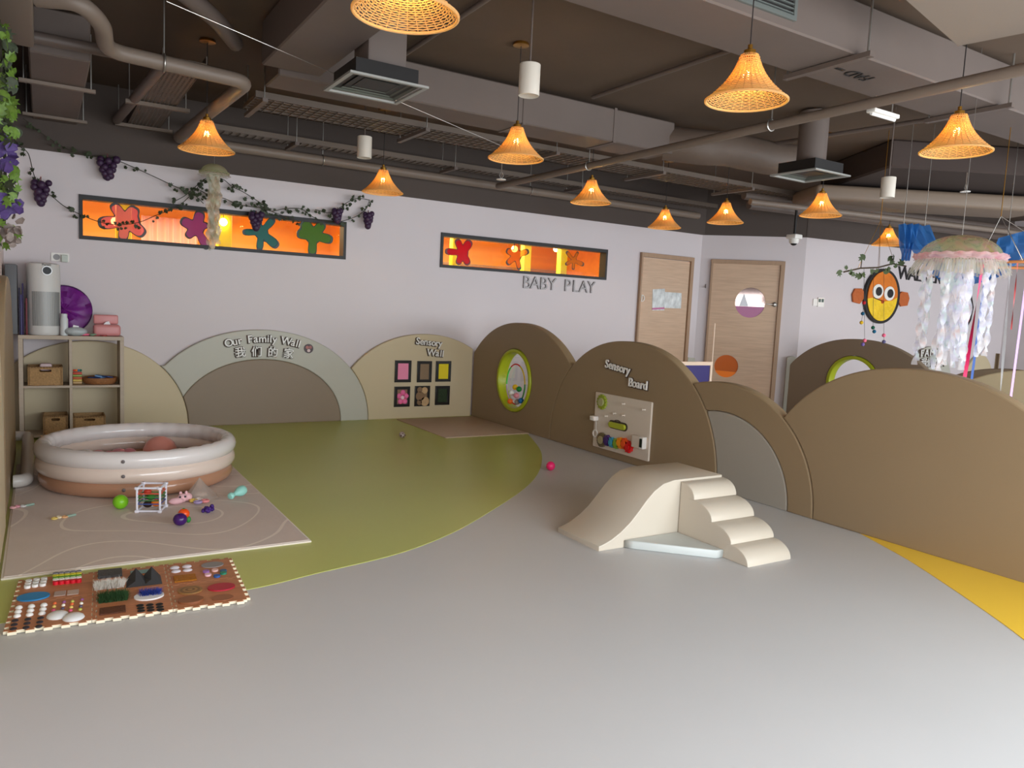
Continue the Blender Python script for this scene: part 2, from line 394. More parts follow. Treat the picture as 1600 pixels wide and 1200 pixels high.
sticker(722, 395, [(55, .10, 26), (118, .09, 22), (180, .14, 17), (248, .07, 22), (305, .08, 24)], .085, (225, 26, 44), 'glossy red blot in the shorter window', .97, (110, 8, 18))
sticker(806, 399, [(90, .09, 20), (20, .11, 18), (160, .07, 22), (222, .09, 20), (290, .10, 16)], .085, (240, 150, 60), 'clear orange star blot in the shorter window', .35, (60, 36, 20))
sticker(896, 407, [(140, .11, 15), (62, .08, 15), (345, .12, 17), (205, .09, 17), (270, .07, 16)], .05, (220, 150, 40), 'clear amber splash blot at the shorter window right end', .45, (60, 40, 16))

# ------------------------------------------------------------------ wall lettering
def lettering(name, text, fr, px0, px1, m, size, t, label, bold=0, backing=None, track=None, arc=None, narrow=1.0, n0=.0):
    """letters as separate children between two picture points on the plane of the frame"""
    mf = FDF if fr is FD else (FBF if (fr is FB and n0 > .05) else fr)
    a = onp(*px0, mf); b = onp(*px1, mf)
    n = len(text); root = T(name, label, 'lettering', fr @ Vector((a[0], a[1], n0)))
    wd = {'i': .5, 'l': .45, 'I': .4, 'm': 1.45, 'W': 1.5, 'w': 1.3, 'r': .75, ' ': .9, 'M': 1.4}
    ws = [wd.get(c, 1) for c in text]; tot = sum(ws[:-1])/1+0; pos = []; acc = 0
    for i, c in enumerate(text):
        pos.append(acc+ws[i]/2); acc += ws[i]
    lo, hi = pos[0], pos[-1]
    for i, c in enumerate(text):
        if c == ' ': continue
        s = (pos[i]-lo)/(hi-lo) if hi > lo else 0
        u = a[0]+(b[0]-a[0])*s; v = a[1]+(b[1]-a[1])*s; rot = atan2(b[1]-a[1], b[0]-a[0])
        if arc: v += arc*(1-(2*s-1)**2); rot += -4*arc*(2*s-1)/max(.01, (b[0]-a[0]))
        L = solid('letter', None, m, fr, t, t*.12, n0+(t if backing else 0), root, text=c, size=size, off=bold, at=(u, v), rot=rot)
        if backing:
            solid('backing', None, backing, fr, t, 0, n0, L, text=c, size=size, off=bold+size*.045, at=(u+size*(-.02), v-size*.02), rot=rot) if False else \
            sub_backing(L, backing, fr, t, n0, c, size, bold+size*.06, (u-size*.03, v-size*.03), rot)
    return root
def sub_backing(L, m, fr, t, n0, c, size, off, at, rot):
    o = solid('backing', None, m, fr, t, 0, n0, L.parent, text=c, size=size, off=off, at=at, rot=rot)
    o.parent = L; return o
M_LET = mat('grey_metal_letters', (112, 106, 104), .35, .6)
lettering('baby_play_sign', 'BABY PLAY', FB, (822, 442), (923, 450), M_LET, .235, .02, 'grey metal BABY PLAY letters under the shorter window', bold=-.001)
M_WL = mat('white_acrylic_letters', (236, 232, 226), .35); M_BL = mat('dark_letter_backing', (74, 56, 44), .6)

# ------------------------------------------------------------------ padded arch panels
def arch(c, a, h, n=2.1, N=56): # from left foot over to right foot
    out = []
    for i in range(N+1):
        th = pi-pi*i/N; x = cos(th); z = sin(th)
        out.append((c+a*math.copysign(abs(x)**(2/n), x), h*abs(z)**(2/n)))
    return out
def inside(p, A):
    c, a, h, n = A; return abs((p[0]-c)/a)**n+abs(p[1]/h)**n < 1
def outline(A, cutL=None, cutR=None, umin=-99, umax=99, gap=.0):
    P = [(min(max(u, umin), umax), v) for u, v in arch(*A, 90)]
    if cutL:
        cl = (cutL[0], cutL[1]+gap, cutL[2]+gap, cutL[3]); P2 = [p for p in P if not inside(p, cl) and p[0] > cl[0]]
        v0 = P2[0][1]; L = [q for q in reversed(arch(*cl, 90)) if q[0] > cl[0] and q[1] < v0]; P = L+P2
    if cutR:
        cr = (cutR[0], cutR[1]+gap, cutR[2]+gap, cutR[3]); P2 = [p for p in P if not inside(p, cr) and p[0] < cr[0]]
        v0 = P2[-1][1]; R = [q for q in reversed(arch(*cr, 90)) if q[0] < cr[0] and q[1] < v0]; P = P2+R
    out = [P[0]]
    for p in P[1:]:
        if (p[0]-out[-1][0])**2+(p[1]-out[-1][1])**2 > 1e-6: out.append(p)
    if (out[0][0]-out[-1][0])**2+(out[0][1]-out[-1][1])**2 < 1e-6: out.pop()
    return out
BEV = .011
P0 = (.38, .907, .89, 2.05); FA = (2.04, 1.235, 1.04, 2.05); SW = (4.0, 1.16, 1.037, 2.05); FI = (2.045, .893, .713, 2.05)
g = .003
solid('arch_panel', [outline(P0, umin=-.29)], M_TAN, FB, .06, BEV, .001, label='tan padded arch panel on the back wall behind the shelf', cat='wall pad')
fa = T('arch_panel', 'grey padded arch with taupe inner arch, under the family lettering', 'wall pad', (2.04, 8.47, 0))
oo = outline(FA, cutL=P0, gap=g)
# outer ring with an inner arch opening (the inner pad sits in it)
inn = [p for p in outline((FI[0], FI[1]+g, FI[2]+g, FI[3]), cutL=P0, gap=g)]
right = [p for p in reversed(inn)]
iv = arch(FI[0], FI[1]+g, FI[2]+g, FI[3], 90); iv = [p for p in iv if not inside(p, (P0[0], P0[1]+g, P0[2]+g, P0[3]))]
ov = [p for p in arch(*FA, 90) if not inside(p, (P0[0], P0[1]+g, P0[2]+g, P0[3]))]
between = [q for q in reversed(arch(P0[0], P0[1]+g, P0[2]+g, P0[3], 200)) if q[0] > .5 and iv[0][1] < q[1] < ov[0][1]]
solid('outer_pad', [list(reversed(iv))+between+ov], M_GREYP, FB, .06, BEV, .001, fa)
solid('inner_pad', [inn], M_BROWNP, FB, .056, BEV, .001, fa)
solid('arch_panel', [outline(SW, cutL=FA, gap=g, umax=4.66)], M_TAN, FB, .06, BEV, .001, label='tan padded arch panel carrying the sensory wall frames', cat='wall pad')
# divider: u = -y
D1 = (-7.38, 1.36, 1.24, 2.1); D2 = (-5.46, 1.2, 1.144, 2.15); D3 = (-4.28, .94, .886, 2.1); D3i = (-4.26, .70, .648, 2.05); D4 = (-2.7, 1.17, 1.142, 2.1); D5 = (-1.15, .93, .98, 2.6)
hole = ell(-7.45, .565, .376, .372, 56)
p1 = T('arch_panel', 'tall shaded tan padded panel with a green ringed round hole', 'room divider', (4.72, 7.38, 0))
solid('pad', [outline(D1, cutR=D2, gap=g, umin=-8.435), hole], M_OLIVE_SHADE, FD, .10, BEV, 0, p1)
p2 = T('arch_panel', 'shaded tan padded divider panel carrying the sensory board', 'room divider', (4.72, 5.46, 0))
solid('pad', [outline(D2)], M_OLIVE_SHADE, FD, .1005, BEV, .0, p2)
p3 = T('arch_panel', 'low padded divider arch with a grey inner arch behind the foam slide', 'room divider', (4.72, 4.28, 0))
cD2 = (D2[0], D2[1]+g, D2[2]+g, D2[3])
iv = [p for p in arch(D3i[0], D3i[1]+g, D3i[2]+g, D3i[3], 90) if not inside(p, cD2)]
ov = [p for p in arch(*D3, 90) if not inside(p, cD2)]
btw = [q for q in reversed(arch(*cD2, 300)) if q[0] > -5.0 and iv[0][1] < q[1] < ov[0][1]]
solid('outer_pad', [list(reversed(iv))+btw+ov], M_OLIVE_SHADE, FD, .10, BEV, 0, p3)
solid('inner_pad', [outline(D3i, cutL=D2, gap=g)], mat('greyer_leatherette', (160, 152, 140), .5, bump=.08, bscale=4), FD, .097, BEV, 0, p3)
solid('arch_panel', [outline(D4, cutL=D3, gap=g)], M_OLIVE_SHADE, FD, .10, BEV, 0, label='wide shaded tan padded divider panel nearest the yellow floor', cat='room divider')
solid('arch_panel', [outline(D5, cutL=(D4[0], D4[1]+.004, D4[2]+.004, D4[3]))], M_OLIVE_SHADE, FD, .10, BEV, 0, label='shaded tan padded divider panel just entering at the right picture edge', cat='room divider')
# green ring lining the hole + clear window with beads
M_LIME = mat('lime_plastic', (170, 178, 30), .35)
rg = T('porthole_ring', 'lime green ring window set in the tall divider panel', 'window', (4.72, 7.45, .19))
solid('ring', [ell(-7.45, .565, .372, .368, 56), ell(-7.45, .565, .325, .325, 56)], M_LIME, FD, .135, .012, -.018, rg)
solid('pane', [ell(-7.45, .565, .327, .327, 48)], M_GLASS, FD, .006, 0, .03, rg)
# coloured hoop and balls in the window
hp = T('bead_hoop', 'rainbow hoop standing inside the lime porthole', 'toy', (4.72, 7.45, .24))
hc = [(216, 40, 50), (70, 200, 70), (190, 160, 210), (216, 30, 50), (60, 150, 50), (225, 190, 30)]
for i, c in enumerate(hc):
    a0 = pi*.36+i*pi/3
    pts = [(4.70, 7.45-.20*cos(a0+pi/3*k/10), .52+.235*sin(a0+pi/3*k/10)) for k in range(11)]
    MB().tube(pts, .0085, 6).build('arc_segment', mat('hoop_%d' % i, c, .35), hp, world=True)
for px, py, c, nm in ((805, 605, (238, 190, 30), 'yellow'), (811, 608, (20, 130, 50), 'green'), (799, 614, (225, 222, 214), 'white'), (807, 618, (226, 140, 150), 'pink'),
                  (797, 627, (245, 110, 30), 'orange'), (814, 626, (20, 100, 160), 'blue'), (808, 628, (150, 135, 125), 'grey'), (802, 620, (205, 200, 200), 'silver')):
    p = onx(px, py, 4.68)
    MB().ball(p, .034).build('play_ball', mat('ball_'+nm, c, .3), label=nm+' ball caught in the lime ring window', cat='ball')

# family wall text
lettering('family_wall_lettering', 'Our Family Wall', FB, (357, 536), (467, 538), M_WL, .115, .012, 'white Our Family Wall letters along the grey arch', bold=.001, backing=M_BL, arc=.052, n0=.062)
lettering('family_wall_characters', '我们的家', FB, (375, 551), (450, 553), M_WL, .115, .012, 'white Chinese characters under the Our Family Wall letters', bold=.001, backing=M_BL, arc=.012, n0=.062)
u, v = onp(482, 546, FBF); v += .01
t = T('round_photo', 'small round photo stuck right of Our Family Wall letters', 'photo', (u, 8.44, v-.05))
solid('disc', [ell(u, v, .052, .052, 28)], mat('photo_dark', (60, 34, 36), .4), FB, .008, 0, .062, t)
for dx, dy, c in ((-.018, .014, (170, 96, 84)), (.018, .016, (150, 80, 74)), (0, -.022, (216, 190, 186))):
    solid('print', [ell(u+dx, v+dy, .018, .018, 16)], mat('print_%d' % c[0], c, .4), FB, .003, 0, .07, t)
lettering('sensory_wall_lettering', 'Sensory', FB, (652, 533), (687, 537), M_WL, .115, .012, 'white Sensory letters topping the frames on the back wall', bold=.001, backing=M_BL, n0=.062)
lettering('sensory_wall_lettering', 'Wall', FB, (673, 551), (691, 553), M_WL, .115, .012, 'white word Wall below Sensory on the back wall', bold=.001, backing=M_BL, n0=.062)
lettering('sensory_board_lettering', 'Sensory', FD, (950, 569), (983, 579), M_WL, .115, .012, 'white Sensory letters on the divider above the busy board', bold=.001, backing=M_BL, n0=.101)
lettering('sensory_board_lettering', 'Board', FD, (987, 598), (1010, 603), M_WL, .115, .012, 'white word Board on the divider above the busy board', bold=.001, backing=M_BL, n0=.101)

# ------------------------------------------------------------------ sensory frames
M_FRB = mat('black_frame', (26, 22, 20), .3)
def sframe(px0, py0, px1, py1, col, label, extra=None):
    a = onp(px0, py0, FBF); b = onp(px1, py1, FBF); x0, x1 = a[0], b[0]; z0, z1 = b[1], a[1]
    t = T('picture_frame', label, 'frame', ((x0+x1)/2, 8.44, z0)); w = .035
    solid('frame', [rect(x0, z0, x1, z1), rect(x0+w, z0+w, x1-w, z1-w)], M_FRB, FB, .022, .003, .061, t)
    solid('insert', [rect(x0+w, z0+w, x1-w, z1-w)], mat('insert_%d_%d_%d' % col, col, .7, bump=.3, bscale=60), FB, .012, 0, .061, t)
    if extra: extra(t, x0, x1, z0, z1)
def flower(t, x0, x1, z0, z1):
    cx, cz = (x0+x1)/2+.01, (z0+z1)/2-.01
    for i in range(5):
        a = pi/2+i*2*pi/5; M = Matrix.Translation((cx+.05*cos(a), 8.43, cz+.06*sin(a)))
        MB().ball((0, 0, 0), (.034, .02, .034), M=M).build('petal', mat('pink_petal', (240, 110, 160), .5), t, world=True)
    MB().ball((cx-.01, 8.415, cz), (.026, .02, .026)).build('flower_centre', mat('pale_pink', (250, 205, 215), .5), t, world=True)
def slices(t, x0, x1, z0, z1):
    m1 = mat('log_slice', (190, 155, 112), .6, var=.1, vscale=30); m2 = mat('log_slice_dark', (130, 100, 70), .6)
    for cx, cz, r, m in ((.62, .78, .042, m1), (.66, .24, .058, m1), (.34, .5, .06, m2), (.3, .2, .035, m2), (.3, .82, .035, m2)):
        solid('log_slice', [ell(x0+(x1-x0)*cx, z0+(z1-z0)*cz, r, r, 20)], m, FB, .014, .003, .073, t)
def gstrip(t, x0, x1, z0, z1):
    g_ = MB()
    random.seed(3)
    for i in range(260):
        x = random.uniform(x0+.012, x1-.012); z = random.uniform(z0+.055, z1-.055); d = random.uniform(.015, .03)
        g_.add([(x-.002, 8.43, z), (x+.002, 8.43, z), (x+random.uniform(-.006, .006), 8.43-d, z+random.uniform(-.006, .008))], [(0, 1, 2)], False)
    g_.build('turf_tufts', mat('dark_turf', (34, 52, 24), .8), t, world=True, kind='stuff')
sframe(617, 563, 641, 597, (238, 140, 170), 'black frame with pink insert, upper left of the six')
sframe(652, 564, 673, 597, (134, 110, 84), 'black frame with brown insert, upper middle of the six')
sframe(681, 564, 703, 596, (228, 206, 30), 'black frame with yellow insert, upper right of the six')
sframe(616, 604, 639, 635, (140, 104, 84), 'black frame holding a pink flower, lower left', flower)
sframe(648, 603, 670, 634, (140, 112, 82), 'black frame holding round log slices, lower middle', slices)
sframe(680, 603, 701, 632, (40, 56, 26), 'black frame holding dark green turf, lower right', gstrip)
u, v = onp(750, 527, FBF)

# ------------------------------------------------------------------ sensory board on the divider
bd = T('busy_board', 'pale square busy board with gears fixed on the divider', 'toy', (4.66, 5.47, .08))
c4 = [onp(933, 612, FDF), onp(1021, 629, FDF), onp(1016, 721, FDF), onp(930, 697, FDF)]
bx0, bx1, bz0, bz1 = -5.875, -5.06, .077, .62
M_BOARD = mat('pale_board', (214, 200, 184), .5)
solid('board', [rrect(bx0, bz0, bx1, bz1, .01)], M_BOARD, FD, .02, .003, .101, bd)
def gear(px, py, r, teeth, col, name, depth=.03, hub=None):
    u, v = onp(px, py, FDF); P = []
    for i in range(teeth*4):
        a = 2*pi*i/(teeth*4); q = r*(1 if i % 4 in (0, 1) else .84); P.append((u+q*cos(a), v+q*sin(a)))
    o = solid(name, [P], mat('gear_%d_%d_%d' % col, col, .35), FD, depth, .003, .121, bd)
    h = solid('hub', [ell(u, v, r*.55, r*.55, 20)], mat('gear_%d_%d_%d' % (hub or col), hub or col, .35), FD, .012, .003, .121+depth, bd)
    h.parent = o; return o
gear(944, 628, .075, 14, (150, 164, 50), 'dial', .02, (170, 168, 120))
gear(944, 687, .072, 24, (110, 96, 66), 'dial', .025, (168, 156, 120))
for px, py, r, c in ((953, 688, .055, (70, 40, 110)), (960, 691, .05, (70, 160, 190)), (967, 693, .052, (130, 165, 50)), (973, 692, .055, (240, 150, 30)), (980, 693, .056, (240, 90, 30)), (986, 698, .058, (215, 20, 24))):
    gear(px, py, r, 9, c, 'gear')
u, v = onp(968, 668, FDF)
solid('slot_handle', [[(u-.12+p[0], v+p[1]-.01) for p in rrect(0, 0, .24, .055, .027, 6)]], mat('gear_170_176_50', (170, 176, 50), .35), FD, .03, .006, .121, bd)
solid('slot_backing', [[(u-.135+p[0], v+p[1]-.02) for p in rrect(0, 0, .27, .078, .038, 6)]], M_SEAM, FD, .008, 0, .121, bd)
MB().tube([FD @ Vector((u+.055*cos(pi*k/8), v+.04+.03*sin(pi*k/8), .135)) for k in range(9)], .005, 6).build('pull_loop', M_BL, bd, world=True)
u, v = onp(1003, 690, FDF)
sb = T('switch_box', 'white switch box with dark face low on the busy board', 'toy', FD @ Vector((u, v-.05, .121)))
solid('box', [rrect(u-.07, v-.055, u+.03, v+.055, .006)], M_BOARD, FD, .05, .004, .121, sb)
solid('switch_plate', [rrect(u+.032, v-.055, u+.082, v+.055, .006)], M_WHITE, FD, .05, .004, .121, sb)
solid('rocker', [rrect(u+.045, v-.04, u+.075, v+.04, .004)], mat('dark_green_black', (12, 26, 22), .3), FD, .006, .001, .171, sb)
for px, py in ((978, 631), (1010, 640), (964, 646), (978, 649), (951, 650)):
    u, v = onp(px, py, FDF); M = FD @ Matrix.Translation((u, v, .121))
    MB().lathe([(.009, 0), (.009, .01), (.005, .02), (.011, .03), (.008, .038)], 10, M=M).build('peg', M_BOARD, bd, world=True)
u, v = onp(934, 653, FDF); M = FD @ Matrix.Translation((u, v, .121))
MB().rbox((0, 0, .03), (.07, .045, .06), .008, M=M).build('latch_block', M_WHITE, label='white block jutting from the busy board left edge', cat='toy')
u, v = onp(933, 677, FDF)
MB().torus((0, 0, 0), .034, .007, 20, 6, M=FD @ Matrix.Translation((u, v, .13))).build('ring', M_WHITE, bd, world=True)
MB().tube([FD @ Vector((u+.01, v+.035, .13)), FD @ Vector((u+.01, v+.13, .135))], .003, 5).build('cord', M_WHITE, bd, world=True)

# ------------------------------------------------------------------ left wall padding, tube loop
solid('arch_panel', [outline((4.15, .98, 1.39, 2.3))], M_TAN, FL, .105, .012, 0, label='near tan padded arch along the left wall at the picture edge', cat='wall pad')
solid('arch_panel', [outline((6.35, 1.0, 1.46, 2.3))], M_OLIVE_SHADE, FL, .10, .02, 0, label='farther taupe padded arch on the left wall before the shelf', cat='wall pad')
M_TUBE = mat('grey_inflatable', (196, 188, 180), .35, bump=.2, bscale=14)
pts = [(-.185, 6.07), (-.17, 6.07)]+[(-.17+.06*sin(a*pi/12), 6.13-.06*cos(a*pi/12)) for a in range(1, 7)]+[(-.11, 6.5), (-.115, 7.1), (-.12, 7.6), (-.122, 7.84)]+[(-.182+.06*cos(a*pi/12), 7.86+.06*sin(a*pi/12)) for a in range(1, 7)]+[(-.24, 7.92)]
tl = T('inflatable_loop', 'grey inflatable tube loop beside the paddling pool and left wall', 'inflatable', (-.1, 6.8, 0))
rr = [.044*(1+.03*random.uniform(-1, 1)) for _ in pts]
MB().tube([(x, y, .064) for x, y in pts], rr, 14).build('tube', M_TUBE, tl, world=True)

# ------------------------------------------------------------------ cube shelf with contents
CX0, CX1, CY, CD_, CH = -.19, .655, 8.05, .33, .955
sh = T('cube_shelf', 'pale wooden four-cube shelf left of the grey family arch', 'shelf', ((CX0+CX1)/2, CY+CD_/2, 0))
tk = .035; xm = .215
for nm, c, d in (('top_panel', ((CX0+CX1)/2, CY+CD_/2, CH-tk/2), (CX1-CX0, CD_, tk)), ('side_panel', (CX0+tk/2, CY+CD_/2, (CH-tk)/2), (tk, CD_, CH-tk)),
                 ('side_panel', (CX1-tk/2, CY+CD_/2, (CH-tk)/2), (tk, CD_, CH-tk)), ('divider', (xm, CY+CD_/2+.002, (CH-tk)/2+.02), (.025, CD_-.004, CH-tk-.04)),
                 ('shelf_board', ((CX0+CX1)/2, CY+CD_/2, .485), (CX1-CX0-2*tk, CD_-.006, .022)), ('shelf_board', ((CX0+CX1)/2, CY+CD_/2, .03), (CX1-CX0-2*tk, CD_-.006, .022))):
    MB().rbox(c, d, .002, 1).build(nm, M_CUB, sh, world=True)
M_BASK = mat('woven_basket', (168, 130, 84), .7, var=.2, vscale=60, bump=.6, bscale=90)
M_BASKD = mat('woven_basket_rim', (120, 88, 54), .8, var=.2, vscale=60)
def basket(cx, z, w, h, d, label, yc=CY+.17):
    t = T('storage_basket', label, 'basket', (cx, yc, z)); q = .012
    fr = Matrix(((1, 0, 0, cx), (0, 0, -1, yc-d/2+q), (0, 1, 0, z), (0, 0, 0, 1)))
    solid('front_wall', [rect(-w/2, 0, w/2, h), rrect(-w*.17, h*.72, w*.17, h*.86, .01)], M_BASK, fr, q, .002, 0, t)
    MB().box((0, d/2-q/2, h/2), (w, q, h)).build('back_wall', M_BASK, t)
    for s in (-1, 1): MB().box((s*(w/2-q/2), 0, h/2), (q, d-2*q, h)).build('side_wall', M_BASK, t)
    MB().box((0, 0, q/2), (w-2*q, d-2*q, q)).build('bottom', M_BASKD, t)
    st = MB()
    for s in (-1, 1):
        for k in range(14): st.box((s*(w/2-.012), -d/2-.002, h*(k+.5)/14), (.012, .006, h/28))
    for k in range(12): st.box((-w/2+w*(k+.5)/12, -d/2-.001, h-.006), (w/16, .006, .010))
    st.build('stitching', M_BASKD, t, kind='stuff'); return t
basket(.015, .496, .275, .17, .26, 'large square wicker basket, upper left cube of the shelf')
basket(.09, .041, .2, .17, .26, 'small wicker basket in the lower left cube of the shelf')
basket(.365, .041, .27, .155, .26, 'wide low wicker basket in the lower right cube')
MB().rbox((.02, CY+.16, .655), (.1, .08, .07), .02).build('plush_toy', mat('pale_pink_cloth', (216, 190, 190), .8), label='pale cloth toy poking out of the upper left basket', cat='toy')
bl = T('round_basket', 'shallow round rattan tray in the upper right cube', 'basket', (.46, CY+.15, .496))
MB().lathe([(.02, .004), (.13, .004), (.148, .03), (.152, .062), (.142, .064), (.135, .03), (.12, .012), (.02, .012)], 36).build('tray', mat('rattan_dark', (150, 98, 58), .6, var=.2, vscale=60, bump=.5, bscale=70), bl)
for i, (x, y, a) in enumerate(((.41, .12, .2), (.48, .17, .9), (.52, .13, 2.1), (.45, .15, 1.4))):
    M = Matrix.Translation((x, CY+y, .552+.006*i)) @ Matrix.Rotation(a, 4, 'Z') @ Matrix.Rotation(.18, 4, 'X')
    MB().rbox((0, 0, 0), (.1, .06, .012), .005, M=M).build('cloth_piece', mat('blue_cloth_%d' % (i % 2), ((50, 80, 140), (120, 160, 205))[i % 2], .8), label=('dark' if i % 2 == 0 else 'light')+' blue folded cloth lying on the round rattan tray, '+('left', 'middle', 'right', 'back')[i], cat='cloth')
tb = T('stacking_toy', 'wooden striped bead toy behind the round tray', 'toy', (.272, CY+.14, .496))
for i, c in enumerate(((196, 160, 110), (214, 180, 90), (190, 90, 50), (140, 160, 80), (200, 70, 50))):
    MB().rbox((0, 0, .014+.022*i), (.075, .07, .02), .004).build('plank', mat('toy_plank_%d' % i, c, .5), tb)
for i, c in enumerate(((210, 50, 30), (240, 120, 30), (60, 120, 160), (30, 110, 90))):
    MB().ball((-.026+.018*i, 0, .128), .011).build('bead', mat('toy_bead_%d' % i, c, .4), tb)
# on top
ap = T('air_purifier', 'tall white cylindrical air purifier standing on the cube shelf', 'air purifier', (.01, CY+.16, CH))
MB().lathe([(.125, 0), (.132, .01), (.134, .03), (.134, .62), (.128, .645), (.10, .655), (.02, .656)], 48).build('body', mat('purifier_white', (206, 202, 196), .4), ap)
gr = MB()
for i in range(30):
    a = math.radians(-90-52+104*i/29+12); gr.box((0, 0, .24), (.0035, .006, .31), M=Matrix.Translation((.1345*cos(a), .1345*sin(a), 0)) @ Matrix.Rotation(a+pi/2, 4, 'Z'))
gr.build('grille', mat('grille_grey', (150, 150, 148), .5, .3), ap, kind='stuff')
Mf = Matrix.Translation((.028, -.134, .585)) @ Matrix.Rotation(pi/2, 4, 'X') @ Matrix.Rotation(.1, 4, 'Y')
MB().lathe([(.001, 0), (.034, 0), (.034, .008), (.041, .008), (.041, .0), (.001, -.01)], 28, M=Mf, caps=False).build('display_ring', mat('white_gloss', (245, 245, 245), .3), ap)
MB().lathe([(.001, .012), (.033, .012), (.034, .0), (.001, .0)], 28, M=Mf, caps=False).build('display', mat('display_black', (26, 28, 30), .5), ap)
solid('brand_text', None, M_BLACK, frame((.036, CY+.16-.136, CH), (1, .0, 0)), .003, 0, 0, ap, text='Purelli', size=.028, at=(0, .637))
pf = T('play_tunnel', 'folded purple fabric hoop leaning behind the air purifier', 'toy', (.175, CY+.3, CH))
M_PURP = mat('purple_fabric', (112, 30, 122), .45, bump=.5, bscale=9, var=.15, vscale=6)
Mp = Matrix.Translation((-.0, 0, .232)) @ Matrix.Rotation(math.radians(80), 4, 'X')
n = 40; vs = [(0, 0, .03)]; fs = []
random.seed(5)
for r in (.06, .12, .18, .23):
    for i in range(n):
        a = 2*pi*i/n; vs.append((r*cos(a), r*1.0*sin(a), .014*sin(a*3+r*30)+.01*sin(a*5-r*50)+random.uniform(-.008, .008)))
for i in range(n): fs.append((0, 1+i, 1+(i+1) % n))
for q in range(3):
    for i in range(n): fs.append((1+q*n+i, 1+(q+1)*n+i, 1+(q+1)*n+(i+1) % n, 1+q*n+(i+1) % n))
MB().add(vs, fs, True, Mp).build('fabric', M_PURP, pf)
MB().torus((0, 0, 0), .23, .006, 40, 8, M=Mp).build('hoop', mat('dark_purple', (70, 20, 82), .5), pf)
MB().lathe([(.03, 0), (.032, .01), (.032, .15), (.026, .165), (.026, .2), (.001, .202)], 20, c=(.168, CY+.07, CH)).build('bottle', mat('bottle_white', (205, 208, 206), .35), label='white spray bottle standing right of the air purifier', cat='bottle')
wp = T('tissue_packet', 'crumpled silver tissue pack lying right of the purifier', 'tissue pack', (.26, CY+.05, CH))
m_ = MB(); m_.ball((0, 0, .04), (.095, .06, .042), 14, 8); m_.build('packet', mat('silver_film', (178, 184, 184), .3, bump=1, bscale=25), wp)
MB().add([(-.03, -.01, .055), (.02, -.015, .055), (.025, .0, .09), (-.02, .0, .10), (.0, .02, .05)], [(0, 1, 2, 3), (1, 4, 2), (0, 3, 4)]).build('tissue', mat('tissue', (240, 238, 240), .8), wp)
wb_ = T('wipes_box', 'pink wipes box with open oval lid on the shelf top', 'box', (.52, CY+.13, CH))
M_PK = mat('pink_plastic', (206, 134, 132), .4)
MB().rbox((0, 0, .055), (.23, .12, .11), .03, 4).build('box', M_PK, wb_)
MB().rbox((-.005, .05, .155), (.21, .03, .09), .0145, 3).build('lid', M_PK, wb_)
MB().add([(-.03, -.01, .108), (.03, -.01, .108), (.02, .01, .14), (-.01, 0, .132), (.0, .03, .11)], [(0, 1, 2, 3), (1, 4, 2), (0, 3, 4)]).build('wipe', mat('tissue', (240, 238, 240), .8), wb_)
for x, y, r, c, nm in ((.33, .06, .045, (240, 120, 150), 'bright pink'), (.40, .05, .03, (130, 160, 130), 'green'), (.355, .1, .04, (210, 190, 150), 'beige')):
    MB().ball((x, CY+y, CH+.013), (r, r*.8, .0125), 18, 8).build('toy_plate', mat('toyplate_'+nm, c, .5), label=nm+' small toy dish in front of the pink wipes box', cat='toy')
gl = T('toy_glasses', 'red toy spectacles lying before the pink wipes box', 'glasses', (.46, CY+.04, CH))
for s in (-1, 1): MB().torus((s*.03, 0, 0.007), .022, .004, 20, 6).build('rim', mat('red_rim', (170, 60, 60), .4), gl)
for s in (-1, 1): MB().tube([(s*.052, 0, .007), (s*.058, .06, .01)], .003, 6).build('temple', mat('red_rim', (170, 60, 60), .4), gl)
MB().tube([(-.008, 0, .007), (0, 0, .012), (.008, 0, .007)], .003, 6).build('bridge', mat('red_rim', (170, 60, 60), .4), gl)
MB().rbox((-.123, CY+.055, CH+.165), (.014, .04, .33), .004).build('book', mat('dark_red_cover', (110, 40, 48), .5), label='thin dark red book upright left of the purifier', cat='book')
for i, (c, h) in enumerate((((46, 30, 80), .46), ((90, 84, 130), .36), ((36, 30, 60), .42))):
    MB().rbox((-.150-.013*i, CY+.10, CH+h/2), (.010, .12, h), .003).build('book', mat('book_%d' % i, c, .5), label=('tall dark purple', 'shorter lilac', 'dark navy leftmost')[i]+' board book upright on the shelf left end', cat='book')
MB().rbox((-.235, 8.2, 1.27), (.09, .3, .62), .01).build('wall_cabinet', mat('grey_blue_board', (98, 98, 100), .6), label='grey board standing in the corner left of the purifier', cat='board')
# socket
u, v = onp(94, 402, FB); t = T('wall_socket', 'white double wall socket above the cube shelf', 'socket', (u, 8.5, v-.04))
solid('plate', [rrect(u-.075, v-.04, u+.075, v+.04, .006)], M_WHITE, FB, .01, .002, 0, t)
solid('socket_hole', [ell(u-.03, v, .028, .028, 20)], mat('socket_grey', (150, 146, 146), .5), FB, .004, 0, .009, t)
solid('plug', [rrect(u+.008, v-.045, u+.062, v+.025, .008)], mat('plug_grey', (180, 184, 172), .35), FB, .04, .006, .010, t)

